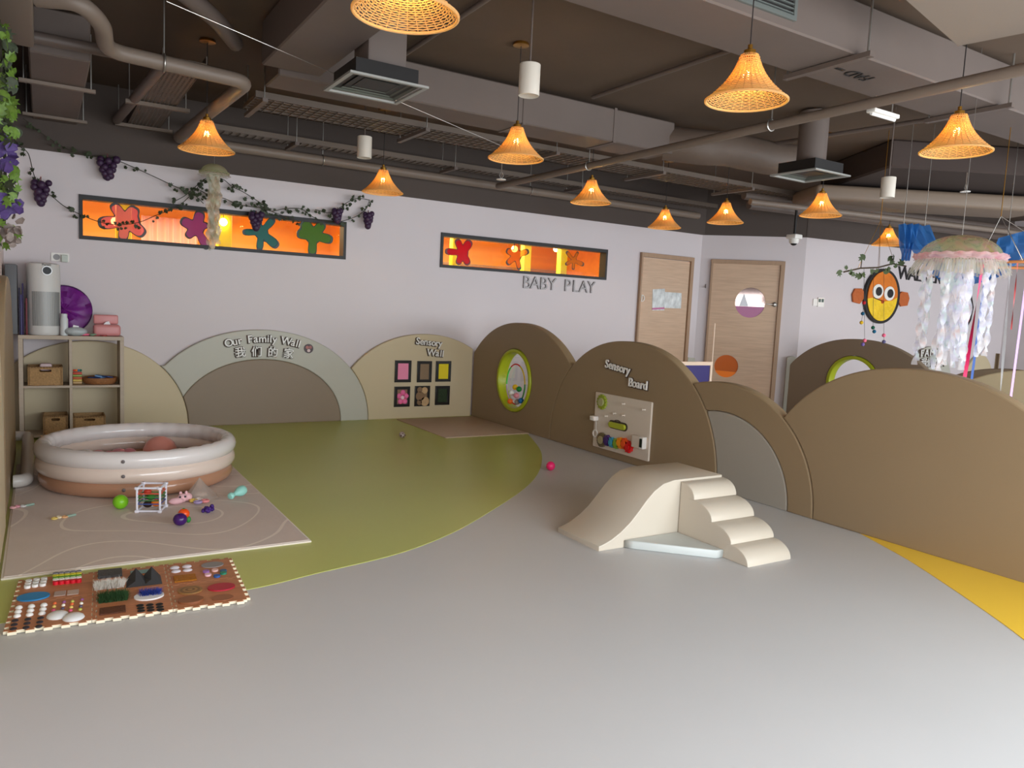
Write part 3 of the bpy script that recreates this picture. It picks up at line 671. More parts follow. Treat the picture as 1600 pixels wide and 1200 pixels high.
# ------------------------------------------------------------------ mats
def matmat():
    m = mat('play_mat_print', (218, 203, 194), .6, bump=.15, bscale=40, var=.02, vscale=8)
    nt = m.node_tree; b = nt.nodes['Principled BSDF']; tc = nt.nodes.new('ShaderNodeTexCoord')
    n = nt.nodes.new('ShaderNodeTexNoise'); n.inputs['Scale'].default_value = .9; n.inputs['Detail'].default_value = 0; n.inputs['Roughness'].default_value = .3
    nt.links.new(tc.outputs['Object'], n.inputs['Vector'])
    mu = nt.nodes.new('ShaderNodeMath'); mu.operation = 'MULTIPLY'; mu.inputs[1].default_value = 8.5; nt.links.new(n.outputs[0], mu.inputs[0])
    pp = nt.nodes.new('ShaderNodeMath'); pp.operation = 'PINGPONG'; pp.inputs[1].default_value = .5; nt.links.new(mu.outputs[0], pp.inputs[0])
    lt = nt.nodes.new('ShaderNodeMath'); lt.operation = 'LESS_THAN'; lt.inputs[1].default_value = .03; nt.links.new(pp.outputs[0], lt.inputs[0])
    mx = nt.nodes.new('ShaderNodeMix'); mx.data_type = 'RGBA'
    nt.links.new(lt.outputs[0], mx.inputs[0])
    old = b.inputs['Base Color'].links[0].from_socket
    nt.links.new(old, mx.inputs[6]); mx.inputs[7].default_value = srgb(240, 228, 216)
    nt.links.new(mx.outputs[2], b.inputs['Base Color']); return m
pm = T('play_mat', 'large beige play mat with wavy lines under the paddling pool', 'play mat', (.56, 5.6, 0))
MB().rbox((.56, 5.55, .007), (1.49, 2.72, .012), .005).build('mat_body', mat('mat_cream_edge', (222, 210, 196), .6), pm, world=True)
MB().rbox((.56, 5.55, .0145), (1.465, 2.695, .003), .001, 1).build('mat_print', matmat(), pm, world=True)
rg = [onz(627, 658), onz(695, 685), onz(833, 679), onz(743, 651)]
MB().rbox((4.13, 7.7, .007), (1.05, 1.31, .011), .004).build('small_mat', mat('pinkish_beige_mat', (186, 160, 136), .55, bump=.1, bscale=40), label='plain beige mat in the corner under the sensory frames', cat='play mat')

# ------------------------------------------------------------------ paddling pool
M_PA = mat('pool_pearl', (224, 216, 212), .22, coat=.3, var=.02)
M_PB = mat('pool_blush', (224, 204, 190), .22, coat=.3, var=.02)
M_PC = mat('pool_caramel', (178, 132, 104), .22, coat=.3, var=.02)
PX, PY, PR = .60, 6.13, .61
pool = T('paddling_pool', 'inflatable three-ring paddling pool in pearl, blush and caramel on the mat', 'paddling pool', (PX, PY, .016))
for z, r, R, m, nm in ((.058, .058, PR-.015, M_PC, 'caramel lower ring'), (.155, .060, PR, M_PB, 'blush middle ring'), (.255, .062, PR+.004, M_PA, 'pearl upper ring')):
    seg = 96; b = MB()
    vs = []; fs = []
    for i in range(seg):
        a = 2*pi*i/seg; cr = .0 if i % 3 else .007
        for k in range(14):
            c = 2*pi*k/14; q = r-(cr if cos(c) < .2 else 0); rr_ = R+q*cos(c)*.92; vs.append((rr_*cos(a), rr_*sin(a), z+q*sin(c)))
    for i in range(seg):
        for k in range(14): fs.append((i*14+k, ((i+1) % seg)*14+k, ((i+1) % seg)*14+(k+1) % 14, i*14+(k+1) % 14))
    o = b.add(vs, fs).build('ring', m, pool, label=nm, autosm=80)
    av = math.radians(-104)
    MB().lathe([(.012, 0), (.012, .004), (.007, .006), (.002, .007)], 12, M=Matrix.Translation(((R+r*.9)*cos(av), (R+r*.9)*sin(av), z+.005)) @ Matrix.Rotation(av, 4, 'Z') @ Matrix.Rotation(pi/2, 4, 'Y')).build('valve', mat('valve_grey', (110, 100, 98), .5), o)
MB().lathe([(.0, .004), (PR-.05, .006), (PR-.05, .01), (0, .012)], 48, caps=False).build('pool_floor', mat('pool_floor', (190, 140, 130), .4), pool)
random.seed(11)
ballcols = [((214, 140, 142), 'rose pink'), ((222, 206, 200), 'pearl white'), ((208, 128, 132), 'dusty pink'), ((226, 160, 158), 'light pink')]
def near(label, x, y, c, r, z=None, cat='ball', name='play_ball'):
    return MB().ball((x, y, (z if z is not None else .03+r)), r, 16, 10).build(name, mat('pb_%d_%d_%d' % c, c, .35), label=label, cat=cat)
for i, (px, r, c, nm) in enumerate(((133, .07, (226, 220, 214), 'white ball left in the paddling pool'), (152, .06, (214, 140, 146), 'pink ball next to the white one in the paddling pool'),
        (168, .05, (200, 128, 130), 'small dusty pink ball in the middle of the paddling pool'), (183, .065, (214, 140, 148), 'rose ball in the middle of the paddling pool'), (199, .062, (208, 130, 138), 'dusky pink ball right of the middle one in the pool'))):
    p = ony(px, 712, 6.55); near(nm, p.x, 6.4, c, r, z=.13)
p = ony(250, 712, 6.4)
near('big salmon beach ball at the right in the paddling pool', p.x+.0, 6.4, (226, 150, 136), .125, z=.15)
near('green ball just right of the salmon beach ball', p.x+.16, 6.36, (120, 140, 50), .06, z=.12)

# ------------------------------------------------------------------ toys on the mat
def G(px, py): p = onz(px, py, .016); return (p.x, p.y)
x, y = G(189, 797); t = near('lime green toy apple ball left of the wire cube', x, y+.03, (126, 196, 32), .046, z=.062)
def cube_toy():
    a = Vector((*G(214, 801), .016)); b = Vector((*G(249, 801), .016)); c = Vector((*G(260, 792), .016))
    L = (b-a).length; ang = atan2(b.y-a.y, b.x-a.x); S = .135
    t = T('activity_cube', 'white open-frame cube toy with coloured elastic bands on the mat', 'toy', a, ang)
    r = .009; h = .165
    for (p, q) in (((0, 0), (1, 0)), ((1, 0), (1, 1)), ((1, 1), (0, 1)), ((0, 1), (0, 0))):
        for z in (r, h-r): MB().tube([(p[0]*S, p[1]*S, z), (q[0]*S, q[1]*S, z)], r*.75, 6).build('bar', mat('cube_white', (228, 226, 236), .4), t)
    for i in (0, 1):
        for j in (0, 1):
            MB().tube([(i*S, j*S, 0), (i*S, j*S, h)], r*.75, 6).build('post', mat('cube_white', (228, 226, 236), .4), t)
            for z in (r, h-r): MB().rbox((i*S, j*S, z), (.024, .024, .018), .004).build('corner_cap', mat('cube_white', (228, 226, 236), .4), t)
    for k, (z, c) in enumerate(((.12, (214, 80, 60)), (.098, (60, 130, 60)), (.076, (40, 110, 60)), (.054, (60, 80, 150)))):
        for (p, q) in (((0, 0), (1, 0)), ((1, 0), (1, 1)), ((0, 1), (1, 1)), ((0, 0), (0, 1))):
            MB().tube([(p[0]*S, p[1]*S, z), (q[0]*S, q[1]*S, z)], .0035, 6).build('elastic_band', mat('band_%d' % k, c, .5), t)
    M = Matrix.Rotation(ang, 4, 'Z'); o = a
    for dx, dy, z, rr_, c, nm in ((.1, .05, .05, .026, (236, 120, 30), 'orange'), (.05, .05, .042, .024, (50, 28, 20), 'dark brown'), (.035, .1, .11, .02, (200, 60, 40), 'red'), (.06, .08, .08, .022, (60, 130, 50), 'green')):
        p = o+M @ Vector((dx, dy, z)); MB().ball(p, (rr_*1.2, rr_, rr_*.9), 12, 8).build('soft_block', mat('cb_'+nm, c, .5), label=nm+' soft shape inside the white cube toy', cat='toy')
cube_toy()
x, y = G(283, 824)
t = T('toy_plum', 'dark purple toy plum standing on the mat', 'toy', (x, y+.04, .016))
MB().ball((0, 0, .038), (.04, .04, .038), 16, 10).build('fruit', mat('plum', (62, 24, 96), .25), t)
t = T('toy_tomato', 'orange red toy tomato touching the purple plum', 'toy', (x+.028, y+.095, .016))
MB().ball((0, 0, .055), (.034, .034, .032), 16, 10).build('fruit', mat('tomato', (232, 80, 24), .3), t)
MB().ball((.025, -.012, .02), (.015, .012, .02), 10, 6).build('leaf', mat('leaf_green', (40, 130, 50), .5), t)
MB().ball((0, 0, .086), (.008, .008, .004), 8, 5).build('calyx', mat('leaf_green', (40, 130, 50), .5), t)
x, y = G(326, 803); t = T('toy_grapes', 'purple knobbly toy grape cluster on the mat', 'toy', (x, y+.03, .016))
g_ = MB(); random.seed(2)
for i in range(26):
    u_, w_ = random.uniform(-1, 1), random.uniform(-1, 1)
    g_.ball((u_*.03, w_*.02*(1.2-abs(u_)*.6), .012+.03*random.random()*(1.3+u_)/1.8), .0115, 8, 6)
g_.build('berries', mat('toy_grape', (66, 34, 112), .35), t, kind='stuff')
# mint bowling pin
x, y = G(358, 785); t = T('bowling_pin', 'mint green toy bowling pin lying right of the pink doll', 'toy', (x, y, .016), math.radians(38))
prof = [(.001, 0), (.018, .004), (.024, .018), (.02, .034), (.013, .046), (.016, .062), (.03, .09), (.036, .115), (.032, .142), (.02, .155), (.001, .158)]
MB().lathe(prof, 20, M=Matrix.Translation((0, .0, .038)) @ Matrix.Rotation(math.radians(82), 4, 'Y')).build('pin_body', mat('mint', (150, 208, 196), .4), t)
# plush giraffe-like doll with net bag
x, y = G(290, 786); t = T('plush_rattle', 'pink plush animal with ring rattles on the mat', 'toy', (x, y, .016), math.radians(8))
M_PKP = mat('plush_pink', (226, 178, 182), .8, bump=.3, bscale=60)
MB().ball((-.06, .0, .022), (.05, .028, .022), 14, 8).build('muzzle', M_PKP, t); MB().ball((-.015, .02, .032), (.032, .028, .03), 14, 8).build('head', M_PKP, t)
MB().ball((.02, .04, .03), (.035, .03, .028)).build('body', M_PKP, t)
for s in (-1, 1): MB().ball((-.02+.016*s, -.005, .045), (.007, .004, .007), 8, 6).build('eye', M_BLACK, t)
for s in (-1, 1): MB().ball((-.005+.018*s, .03, .062), (.010, .008, .014), 8, 6).build('ear', M_PKP, t)
for i, (dx, dy, c, nm) in enumerate(((.05, -.0, (226, 196, 90), 'yellow'), (.085, .012, (232, 214, 206), 'cream'), (.068, -.05, (170, 150, 190), 'lilac'), (.115, -.035, (226, 140, 140), 'coral'))):
    q = T('ring_rattle', nm+' rattle ring at the pink plush animal', 'toy', (x+dx, y+dy, .016+.0))
    MB().torus((0, 0, .013), .02, .009, 20, 8).build('ring', mat('rr_'+nm, c, .4), q)
nb = MB(); ax, ay = x+.105, y+.1; n = 18
vs = [(0.0, 0.02, .14)]; fs = []
for q, (ra, rb_, z) in enumerate(((.03, .02, .10), (.07, .05, .05), (.10, .075, .018), (.115, .085, .003))):
    for i in range(n): a = 2*pi*i/n; j = 1+.12*sin(5*a+q); vs.append((ra*j*cos(a), rb_*j*sin(a), z))
for i in range(n): fs.append((0, 1+i, 1+(i+1) % n))
for q in range(3):
    for i in range(n): fs.append((1+q*n+i, 1+(q+1)*n+i, 1+(q+1)*n+(i+1) % n, 1+q*n+(i+1) % n))
nb.add(vs, fs, True, Matrix.Translation((ax, ay, .016))).build('net_bag', see_through('net_white', (226, 216, 208), .45, .5), label='white see-through net bag slumped behind the pink plush', cat='bag')
x, y = G(280, 784); MB().ball((ax, ay, .04), (.05, .035, .02), 12, 8).build('cloth', mat('bag_cloth', (205, 190, 176), .8), label='pale cloth bundled inside the net bag', cat='cloth')
# small teethers
def teether(px, py, cols, label):
    x, y = G(px, py); t = T('teether', label, 'toy', (x, y, .016), .3)
    for i, c in enumerate(cols): MB().torus((-.045+.028*i, .012*(i % 2), .008), .013, .006, 16, 6).build('loop', mat('tt_%d_%d_%d' % c, c, .4), t)
    MB().tube([(.02, 0, .008), (.075, .012, .008)], .007, 8).build('handle', mat('tt_sage', (140, 165, 150), .4), t)
teether(98, 810, ((226, 196, 110), (232, 214, 180), (224, 170, 120)), 'cream and sage teether lying mid mat')
teether(33, 793, ((226, 170, 170), (220, 150, 160), (210, 205, 200)), 'pink and grey teether near the left mat edge')
# loose balls
p = onz(860, 735); MB().ball((p.x, p.y, .040), .040, 24, 14).build('play_ball', mat('hot_pink', (240, 40, 110), .3), label='hot pink ball on the grey floor right of the green zone', cat='ball')
p = onz(628, 684); t = T('rattle_ball', 'small clear brown-flecked ball on the green floor', 'ball', (p.x, p.y, 0))
MB().ball((0, 0, .032), .032, 16, 10).build('shell', mat('clear_grey', (170, 150, 140), .2), t)
for i in range(4): MB().ball((.02*cos(i*1.7), -.022, .03+.014*sin(i*1.7)), .010, 8, 6).build('fleck', mat('brown_fleck', (84, 56, 46), .4), t)

# ------------------------------------------------------------------ sensory tile mat
TP = (.312, .308); M_TB = mat('puzzle_wood_print', (184, 120, 82), .55, var=.16, vscale=4, stretch=(1.5, 12, 1)); M_TC = mat('puzzle_foam', (240, 228, 200), .6)
def toothed(w, h, nt=5, d=.016):
    def side(L, male):
        out = []; s = L/(2*nt)
        for i in range(nt):
            a = s*(2*i+.55 if male else 2*i+.55); out += [(a+.004, 0), (a-.002, d), (a+s*.9+.002, d), (a+s*.9-.004, 0)]
        return [(0, 0)]+out
    P = []
    for (x, y) in side(w, True): P.append((x, -y))
    for (x, y) in side(h, True): P.append((w+y, x))
    for (x, y) in side(w, False): P.append((w-x, h-(-y) if False else h+(-y)))
    for (x, y) in side(h, False): P.append((-(-y) if False else y*1.0, h-x))
    return P
OUT = toothed(TP[0]+.0, TP[1])
FZ = Matrix.Identity(4)
T0 = onz(3, 990); T1 = onz(392, 941); ang = math.radians(-3.6)
OX, OY = -.15, 3.515
ca, sa = cos(ang), sin(ang)
def tl(i, j, label):
    t = T('foam_tile', label, 'foam tile', (OX+ca*i*TP[0]-sa*j*TP[1], OY+sa*i*TP[0]+ca*j*TP[1], .003), ang)
    MB().prism([(x*.995, y*.995) for x, y in OUT], 0, .012).build('foam_body', M_TC, t)
    MB().prism([(x*.985+.001, y*.985+.001) for x, y in OUT], .012, .0135).build('wood_print', M_TB, t)
    return t
tA = tl(0, 0, 'puzzle foam tile with white and black stud rows, front left')
tB = tl(1, 0, 'puzzle foam tile with turf, front middle'); tC = tl(2, 0, 'puzzle foam tile with carved wooden discs, front right')
tD = tl(0, 1, 'puzzle foam tile with blue disc and cap rows, back left'); tE = tl(1, 1, 'puzzle foam tile with black ridges and white fur, back middle'); tF = tl(2, 1, 'puzzle foam tile with red disc and grey disc, back right')
TL = {(0, 0): tA, (1, 0): tB, (2, 0): tC, (0, 1): tD, (1, 1): tE, (2, 1): tF}
def loc(px, py):
    p = onz(px, py, .02); dx, dy = p.x-OX, p.y-OY; u = ca*dx+sa*dy; v = -sa*dx+ca*dy
    i = min(2, max(0, int(u//TP[0]))); j = min(1, max(0, int(v//TP[1]))); return TL[(i, j)], u-i*TP[0], v-j*TP[1]
def disc(px, py, rx, ry, h, col, name, rough=.5, dome=False, **k):
    rx *= .72; t, u, v = loc(px, py); b = MB()
    if dome: b.ball((u, v, .0135), (rx, ry, h), 16, 8)
    else:
        P = ell(u, v, rx, ry, 28); b.prism(P, .0135, .0135+h)
    return b.build(name, mat('tile_%s_%d_%d_%d' % ((name,)+col), col, rough, **k), t)
for r_, row in enumerate(((45, 909), (57, 907), (69, 905.5))):
    for c in range(3): disc(row[0]-c*1.2, row[1]+c*4.2, .0185, .0145, .012, (232, 230, 226), 'white_cap')
for c in range(5):
    for k, col in enumerate(((205, 20, 40), (235, 235, 225), (110, 160, 50), (215, 200, 50), (130, 130, 140))):
        disc(87+c*9, 912-c*.9-k*2.6, .017, .014, .016+.002*k, col, 'bottle_cap')
disc(52, 932, .088, .05, .006, (34, 130, 186), 'blue_disc')
def plate(px, py, w, h, t_, col, name, **k):
    t, u, v = loc(px, py); return MB().rbox((u, v, .0135+t_/2), (w*.77, h*1.35, t_), .002, 1).build(name, mat('tile_%s_%d_%d_%d' % ((name,)+col), col, .6, **k), t)
plate(93.5, 927, .06, .045, .004, (176, 152, 142), 'sandpaper_patch'); plate(114, 925, .06, .045, .004, (186, 164, 152), 'sandpaper_patch')
for c, (x0, y0) in enumerate(((29.5, 949), (49, 947), (68.5, 945))):
    for k in range(3): disc(x0-k*1.4, y0+k*6.4, .020, .017, .012, (240, 236, 232), 'white_stud', dome=True)
    for k in range(3): disc(x0-6-k*1.4+c*.5, y0+19.5+k*6.4, .018, .015, .006, (48, 42, 48), 'black_stud', dome=True)
cols = [(226, 110, 60), (230, 200, 110), (225, 90, 130), (150, 90, 140), (240, 236, 220), (90, 80, 100), (190, 190, 90)]
k = 0
for cx_, ys in ((86, (942, 947, 953)), (100, (940, 945, 950)), (113, (939, 943, 948, 953)), (127.5, (936, 942, 946.5, 951.5))):
    for yy in ys: disc(cx_-(yy-940)*.2, yy, .011, .010, .008, cols[k % 7], 'button', dome=True); k += 1
disc(90, 961, .058, .045, .018, (226, 224, 222), 'white_bowl', dome=True); disc(115, 964, .058, .045, .018, (226, 224, 222), 'white_bowl', dome=True)
plate(172, 896.5, .135, .075, .012, (76, 74, 74), 'dark_sponge', bump=1.2, bscale=120)
def furry(px, py, w, h, col, L, n, name, base=None):
    w *= .8; t, u, v = loc(px, py); random.seed(int(px)); b = MB()
    for i in range(n):
        x = u+random.uniform(-w/2, w/2); y = v+random.uniform(-h/2, h/2); a = random.uniform(0, 2*pi); l = L*random.uniform(.6, 1.1); le = random.uniform(.15, .8)*l
        dx, dy = cos(a)*.0016, sin(a)*.0016
        b.add([(x-dx, y-dy, .0135), (x+dx, y+dy, .0135), (x-dy*4+cos(a+1)*le, y+dx*4+sin(a+1)*le, .0135+l)], [(0, 1, 2)], False)
    b.build(name, mat('fur_%s' % name, col, .8), t, kind='stuff')
furry(171, 915, .15, .075, (232, 226, 216), .028, 1500, 'white_fur'); furry(177, 934, .14, .09, (44, 78, 38), .03, 1500, 'turf'); plate(176, 953, .13, .06, .005, (96, 52, 28), 'brown_bark', bump=1, bscale=100)
# ridges (folded black felt)
t, u, v = loc(225, 906); b = MB()
for s in (-1, 1):
    cx_ = u+s*.034; b.add([(cx_-.044, v-.075, .0135), (cx_+.042, v-.075, .0135), (cx_+.04, v+.05, .0135), (cx_-.04, v+.05, .0135), (cx_-.005, v-.045, .03), (cx_, v+.035, .068)],
          [(0, 1, 4), (1, 5, 4), (1, 2, 5), (2, 3, 5), (3, 0, 4, 5)], False)
b.build('black_ridges', mat('charcoal_felt', (58, 58, 60), .8), t)
plate(220, 893, .12, .035, .005, (126, 158, 156), 'teal_felt')
t, u, v = loc(233, 931); MB().prism(ell(u, v, .062, .05, 30), .0135, .02).build('white_lace', mat('white_lace', (232, 230, 226), .7), t)
furry(235, 928, .11, .055, (40, 62, 150), .026, 700, 'blue_yarn')
for c in range(3):
    for k in range(3): disc(219+c*15+k*.8, 945-c*.9+k*4.2, .022, .014, .006, (26, 24, 24), 'black_pebble', dome=True)
for dx, dy in ((273, 886.5), (292, 884.5), (275, 892), (293, 890)): disc(dx, dy, .032, .021, .010, (214, 206, 212), 'white_pad', dome=True)
plate(289, 903, .13, .065, .006, (176, 110, 20), 'gold_tape', metal=.3, bump=1, bscale=60)
disc(332, 882, .075, .042, .004, (140, 134, 132), 'grey_felt')
for px, py, c in ((322, 893, (160, 110, 180)), (336, 891, (236, 190, 180)), (325, 898, (232, 190, 200)), (349, 892, (30, 90, 130)), (349, 895.5, (30, 130, 100)), (339, 900, (40, 90, 160))):
    disc(px, py, .022, .017, .008, c, 'coloured_cap')
disc(346, 917, .085, .048, .006, (176, 24, 52), 'red_disc')
for f, c in ((1, (150, 108, 60)), (.8, (120, 84, 48)), (.6, (160, 116, 66)), (.4, (116, 78, 42)), (.2, (160, 116, 66))): disc(297, 922, .075*f, .05*f, .006+.003*(1-f), c, 'carved_ring')
disc(298, 938, .075, .042, .010, (134, 80, 48), 'brown_disc'); disc(348, 933, .065, .038, .003, (150, 90, 58), 'tan_disc')

# ------------------------------------------------------------------ foam climbing set
sx = [(2.767, .0), (2.767, .032), (2.80, .040), (2.86, .062), (2.93, .10), (3.0, .152), (3.06, .212), (3.12, .277), (3.18, .330), (3.25, .368), (3.34, .385), (3.45, .386), (3.76, .386), (3.762, 0)]
def profile_solid(name, pts, fr, t, bev, m, **k): return solid(name, [pts], m, fr, t, bev, 0, **k)
FS = frame((0, 3.80, 0), (1, 0, 0))
profile_solid('foam_slide', sx, FS, .42, .006, M_CREAM, label='cream foam slide block curving down to the left', cat='soft play')
st = [(-3.375, 0), (-3.375, .372)]
yb, zb = -3.375, .372
steps = [(-3.262, .283), (-3.105, .185), (-2.945, .094), (-2.815, .0)]
for (ye, ze) in steps:
    for k in range(1, 9):
        a = pi/2*(k/8)**.9
        st.append((yb+.015+(ye-yb-.0)*sin(a)*.94, ze+(zb-ze)*(cos(a)*.97+.03*(1-k/8))))
    if ze > 0: st.append((ye-.004, ze-.002)); yb, zb = ye-.008, ze
    else: st.append((ye, 0))
FT = frame((3.765, 0, 0), (0, -1, 0))
profile_solid('foam_steps', st, FT, .375, .005, M_CREAM, label='cream foam steps with four rounded treads', cat='soft play')
tri = [(3.005, 3.36), (3.39, 2.985), (3.385, 3.375)]
tri = [(2.955, 3.374), (2.99, 3.33), (3.33, 2.995), (3.384, 2.99), (3.384, 3.374)]
b = MB(); me = curve_mesh([tri], .05, .006)
o = bpy.data.objects.new('foam_wedge', me); me.materials.append(M_ICE); link(o); o.location = (0, 0, .026); props(o, 'flat pale grey foam corner pad between slide and steps', 'soft play')

# ------------------------------------------------------------------ doors
def door(nm, fr, u0, u1, z1, inner_right=.1):
    d = T(nm, None, None, fr @ Vector(((u0+u1)/2, 0, 0)), kind='structure'); fw = .06
    solid('door_frame', [[(u0, 0), (u0, z1), (u1, z1), (u1, 0), (u1-fw, 0), (u1-fw, z1-fw), (u0+fw*.5, z1-fw), (u0+fw*.5, 0)]], M_FRAMEW, fr, .05, .003, .001, d)
    return d, fw
d, fw = door('door_1', FB, 7.39, 8.44, 2.30)
leaf = solid('door_leaf', [rect(7.42, 0, 8.375, 2.235)], M_WOOD, FB, .022, .001, .001, d)
def papers(fr, a, b, m): pass
t = T('door_notice', 'white printed notice taped left on the left wooden door', 'notice', FB @ Vector((7.72, 1.6, .025)))
def quadpts(fr, *pp): return [onp(*p, fr) for p in pp]
M_PAP = mat('paper_print', (206, 208, 206), .5, var=.28, vscale=14, stretch=(1, 1, .6))
solid('sheet', [quadpts(FB, (1018, 452), (1037, 451), (1036, 485), (1017, 485))], M_PAP, FB, .003, 0, .025, t)
solid('print_band', [quadpts(FB, (1017, 481), (1036, 480), (1036, 483), (1017, 484))], mat('pink_band', (190, 110, 150), .5), FB, .002, 0, .028, t)
t = T('door_notice', 'wider white notice taped right on the left wooden door', 'notice', FB @ Vector((7.95, 1.6, .025)))
solid('sheet', [quadpts(FB, (1037, 456), (1063, 458), (1062, 482), (1036, 481))], M_PAP, FB, .003, 0, .025, t)
u, v = onp(1002, 466, FB)
MB().tube([FB @ Vector((u-.02, v+.05, .03))]+[FB @ Vector((u-.02+.05*sin(pi*k/8), v+.05*cos(pi*k/8), .03)) for k in range(1, 8)]+[FB @ Vector((u-.02, v-.05, .03))], .008, 8, closed=True).build('door_handle', M_WHITE, d, world=True)
u0 = onp(1112, 405, F2)[0]; u1 = onp(1227, 409, F2)[0]; zt = onp(1170, 407, F2)[1]
d, fw = door('door_2', F2, u0, u1, zt)
cu, cv_ = onp(1172, 473, F2); lu, lv = onp(1134.5, 572, F2)
ry = .205
R1 = (onp(1196, 474, F2)[0]-onp(1149, 472, F2)[0])/2; R2 = (onp(1153, 573, F2)[0]-onp(1116, 571, F2)[0])/2
R1z = (onp(1172, 449, F2)[1]-onp(1172, 496, F2)[1])/2; R2z = (onp(1135, 554, F2)[1]-onp(1135, 589, F2)[1])/2
lf = solid('door_leaf', [rect(u0+.03, 0, u1-.06, zt-.06), ell(cu, cv_, R1, R1z, 40), ell(lu, lv, R2, R2z, 36)], M_WOOD, F2, .022, .001, .001, d)
solid('porthole_glass', [ell(cu, cv_, R1, R1z, 36)], mat('porthole_mirror', (150, 130, 124), .06, .85), F2, .006, 0, .004, lf)
solid('porthole_band', [[(cu+R1*cos(a), cv_+R1z*sin(a)) for a in [math.radians(q) for q in range(195, 346, 6)]]], mat('porthole_pink', (170, 92, 136), .3), F2, .003, 0, .011, lf)
solid('porthole_print', [[(cu-R1*.72, cv_-R1z*.25), (cu-.1*R1, cv_-R1z*.25), (cu-R1*.45, cv_+R1z*.62)]], mat('porthole_white', (226, 226, 230), .4), F2, .003, 0, .011, lf)
solid('lower_glass', [ell(lu, lv, R2, R2z, 36)], mat('amber_glass', (196, 96, 36), .1), F2, .006, 0, .004, lf)
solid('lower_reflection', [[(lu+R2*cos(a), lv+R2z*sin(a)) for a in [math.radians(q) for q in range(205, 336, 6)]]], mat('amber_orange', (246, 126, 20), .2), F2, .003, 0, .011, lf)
u, v = onp(1210, 476, F2); MB().lathe([(.035, 0), (.035, .012), (.018, .02), (.026, .045), (.016, .055), (.001, .056)], 18, M=F2 @ Matrix.Translation((u, v, .023))).build('door_knob', M_STEEL, d, world=True)
ua, va = onp(1197, 475, F2); MB().tube([F2 @ Vector((ua, va, .04)), F2 @ Vector((u, v, .04))], .006, 6).build('latch_bar', M_STEEL, d, world=True)
# low grey padding on the diagonal and right walls
for fr, a, b_, nm in ((F2, onp(1229, 560, F2)[0], (C2-C1).length-.005, 'grey padded wainscot panel right of the round-window door'), (F3, .005, .28, 'narrow grey padded panel turning the corner onto the right wall')):
    P = [(a, 0), (b_, 0)]+[(b_+(a-b_)*k/8, .86+.025*sin(pi*k/8)*(1 if fr is F2 else 0)) for k in range(9)]
    solid('wainscot_pad', [P], M_GREYP, fr, .05, .008, .001, label=nm, cat='wall pad')
a = onp(1077, 560, FB)[0]; P = [(8.45, 0), (8.60, 0), (8.60, .77), (8.45, .78)]
solid('wainscot_pad', [P], M_GREYP, FB, .05, .006, .001, label='slim grey pad between the two wooden doors', cat='wall pad')
u, v = onp(1102, 447, F2)
t = T('coat_hook', 'small dark hook on the wall between the doors', 'hook', F2 @ Vector((.1, v, 0)))
MB().tube([F2 @ Vector((.10, v+.03, .005)), F2 @ Vector((.10, v-.02, .02)), F2 @ Vector((.10, v-.03, .05)), F2 @ Vector((.10, v-.0, .06))], .007, 6).build('hook', M_LET, t, world=True)
# thermostat on right wall
u, v = onp(1278, 472, F3); t = T('thermostat', 'white double thermostat on the wall right of the doors', 'thermostat', F3 @ Vector((u, v-.06, 0)))
solid('plate', [rrect(u-.02, v-.07, u+.11, v+.07, .006)], M_WHITE, F3, .02, .002, .001, t)
solid('switch', [rrect(u-.11, v-.06, u-.025, v+.045, .006)], M_WHITE, F3, .015, .002, .001, t)
for k in (0, 1): solid('display', [rrect(u-.01+k*.06, v+.0, u+.035+k*.06, v+.05, .003)], mat('lcd', (80, 96, 88), .3), F3, .003, 0, .021, t)
lettering('walker_sign', 'WALKER PLAY', F3, (1412, 428), (1512, 441), mat('black_letters', (34, 30, 30), .5), .29, .02, 'black WALKER letters partly hidden by the big jellyfish')
# door far right
d3 = T('door_3', None, None, F3 @ Vector((onp(1600, 600, F3)[0], 0, 0)), kind='structure')
ua = onp(1585, 600, F3)[0]
solid('door_leaf', [rect(ua, 0, ua+1.1, 2.3)], M_WOOD, F3, .03, .002, .001, d3)
u, v = onp(1598, 478, F3); solid('porthole_glass', [ell(u+.1, v, .2, .2, 32)], mat('porthole_dark', (90, 84, 74), .1), F3, .006, 0, .031, d3)

# ------------------------------------------------------------------ right-hand zone behind the divider
F9 = frame((9.55, 0, 0), (0, -1, 0))
D9 = (-onx(1345, 530, 9.5).y, 1.36, onx(1345, 530, 9.5).z, 2.1)
q = onx(1338, 590, 9.5); hole9 = ell(-q.y-.03, .60, .40, .38, 48)
t9 = T('arch_panel', 'brown padded panel with green ringed hole, beyond the divider', 'room divider', (9.5, -D9[0], 0))
solid('pad', [outline(D9, umin=-7.36), hole9], M_BROWNP, F9, .10, BEV, 0, t9)
solid('ring', [ell(-q.y-.03, .60, .396, .376, 48), ell(-q.y-.03, .60, .345, .33, 48)], M_LIME, F9, .13, .01, -.015, t9)
D9b = (D9[0]+1.95, 1.2, .98, 2.1)
solid('arch_panel', [outline(D9b, cutL=(D9[0], D9[1]+.003, D9[2]+.003, D9[3]))], M_BROWNP, F9, .10, BEV, 0, label='second brown padded panel beyond the divider, below the jellyfish', cat='room divider')
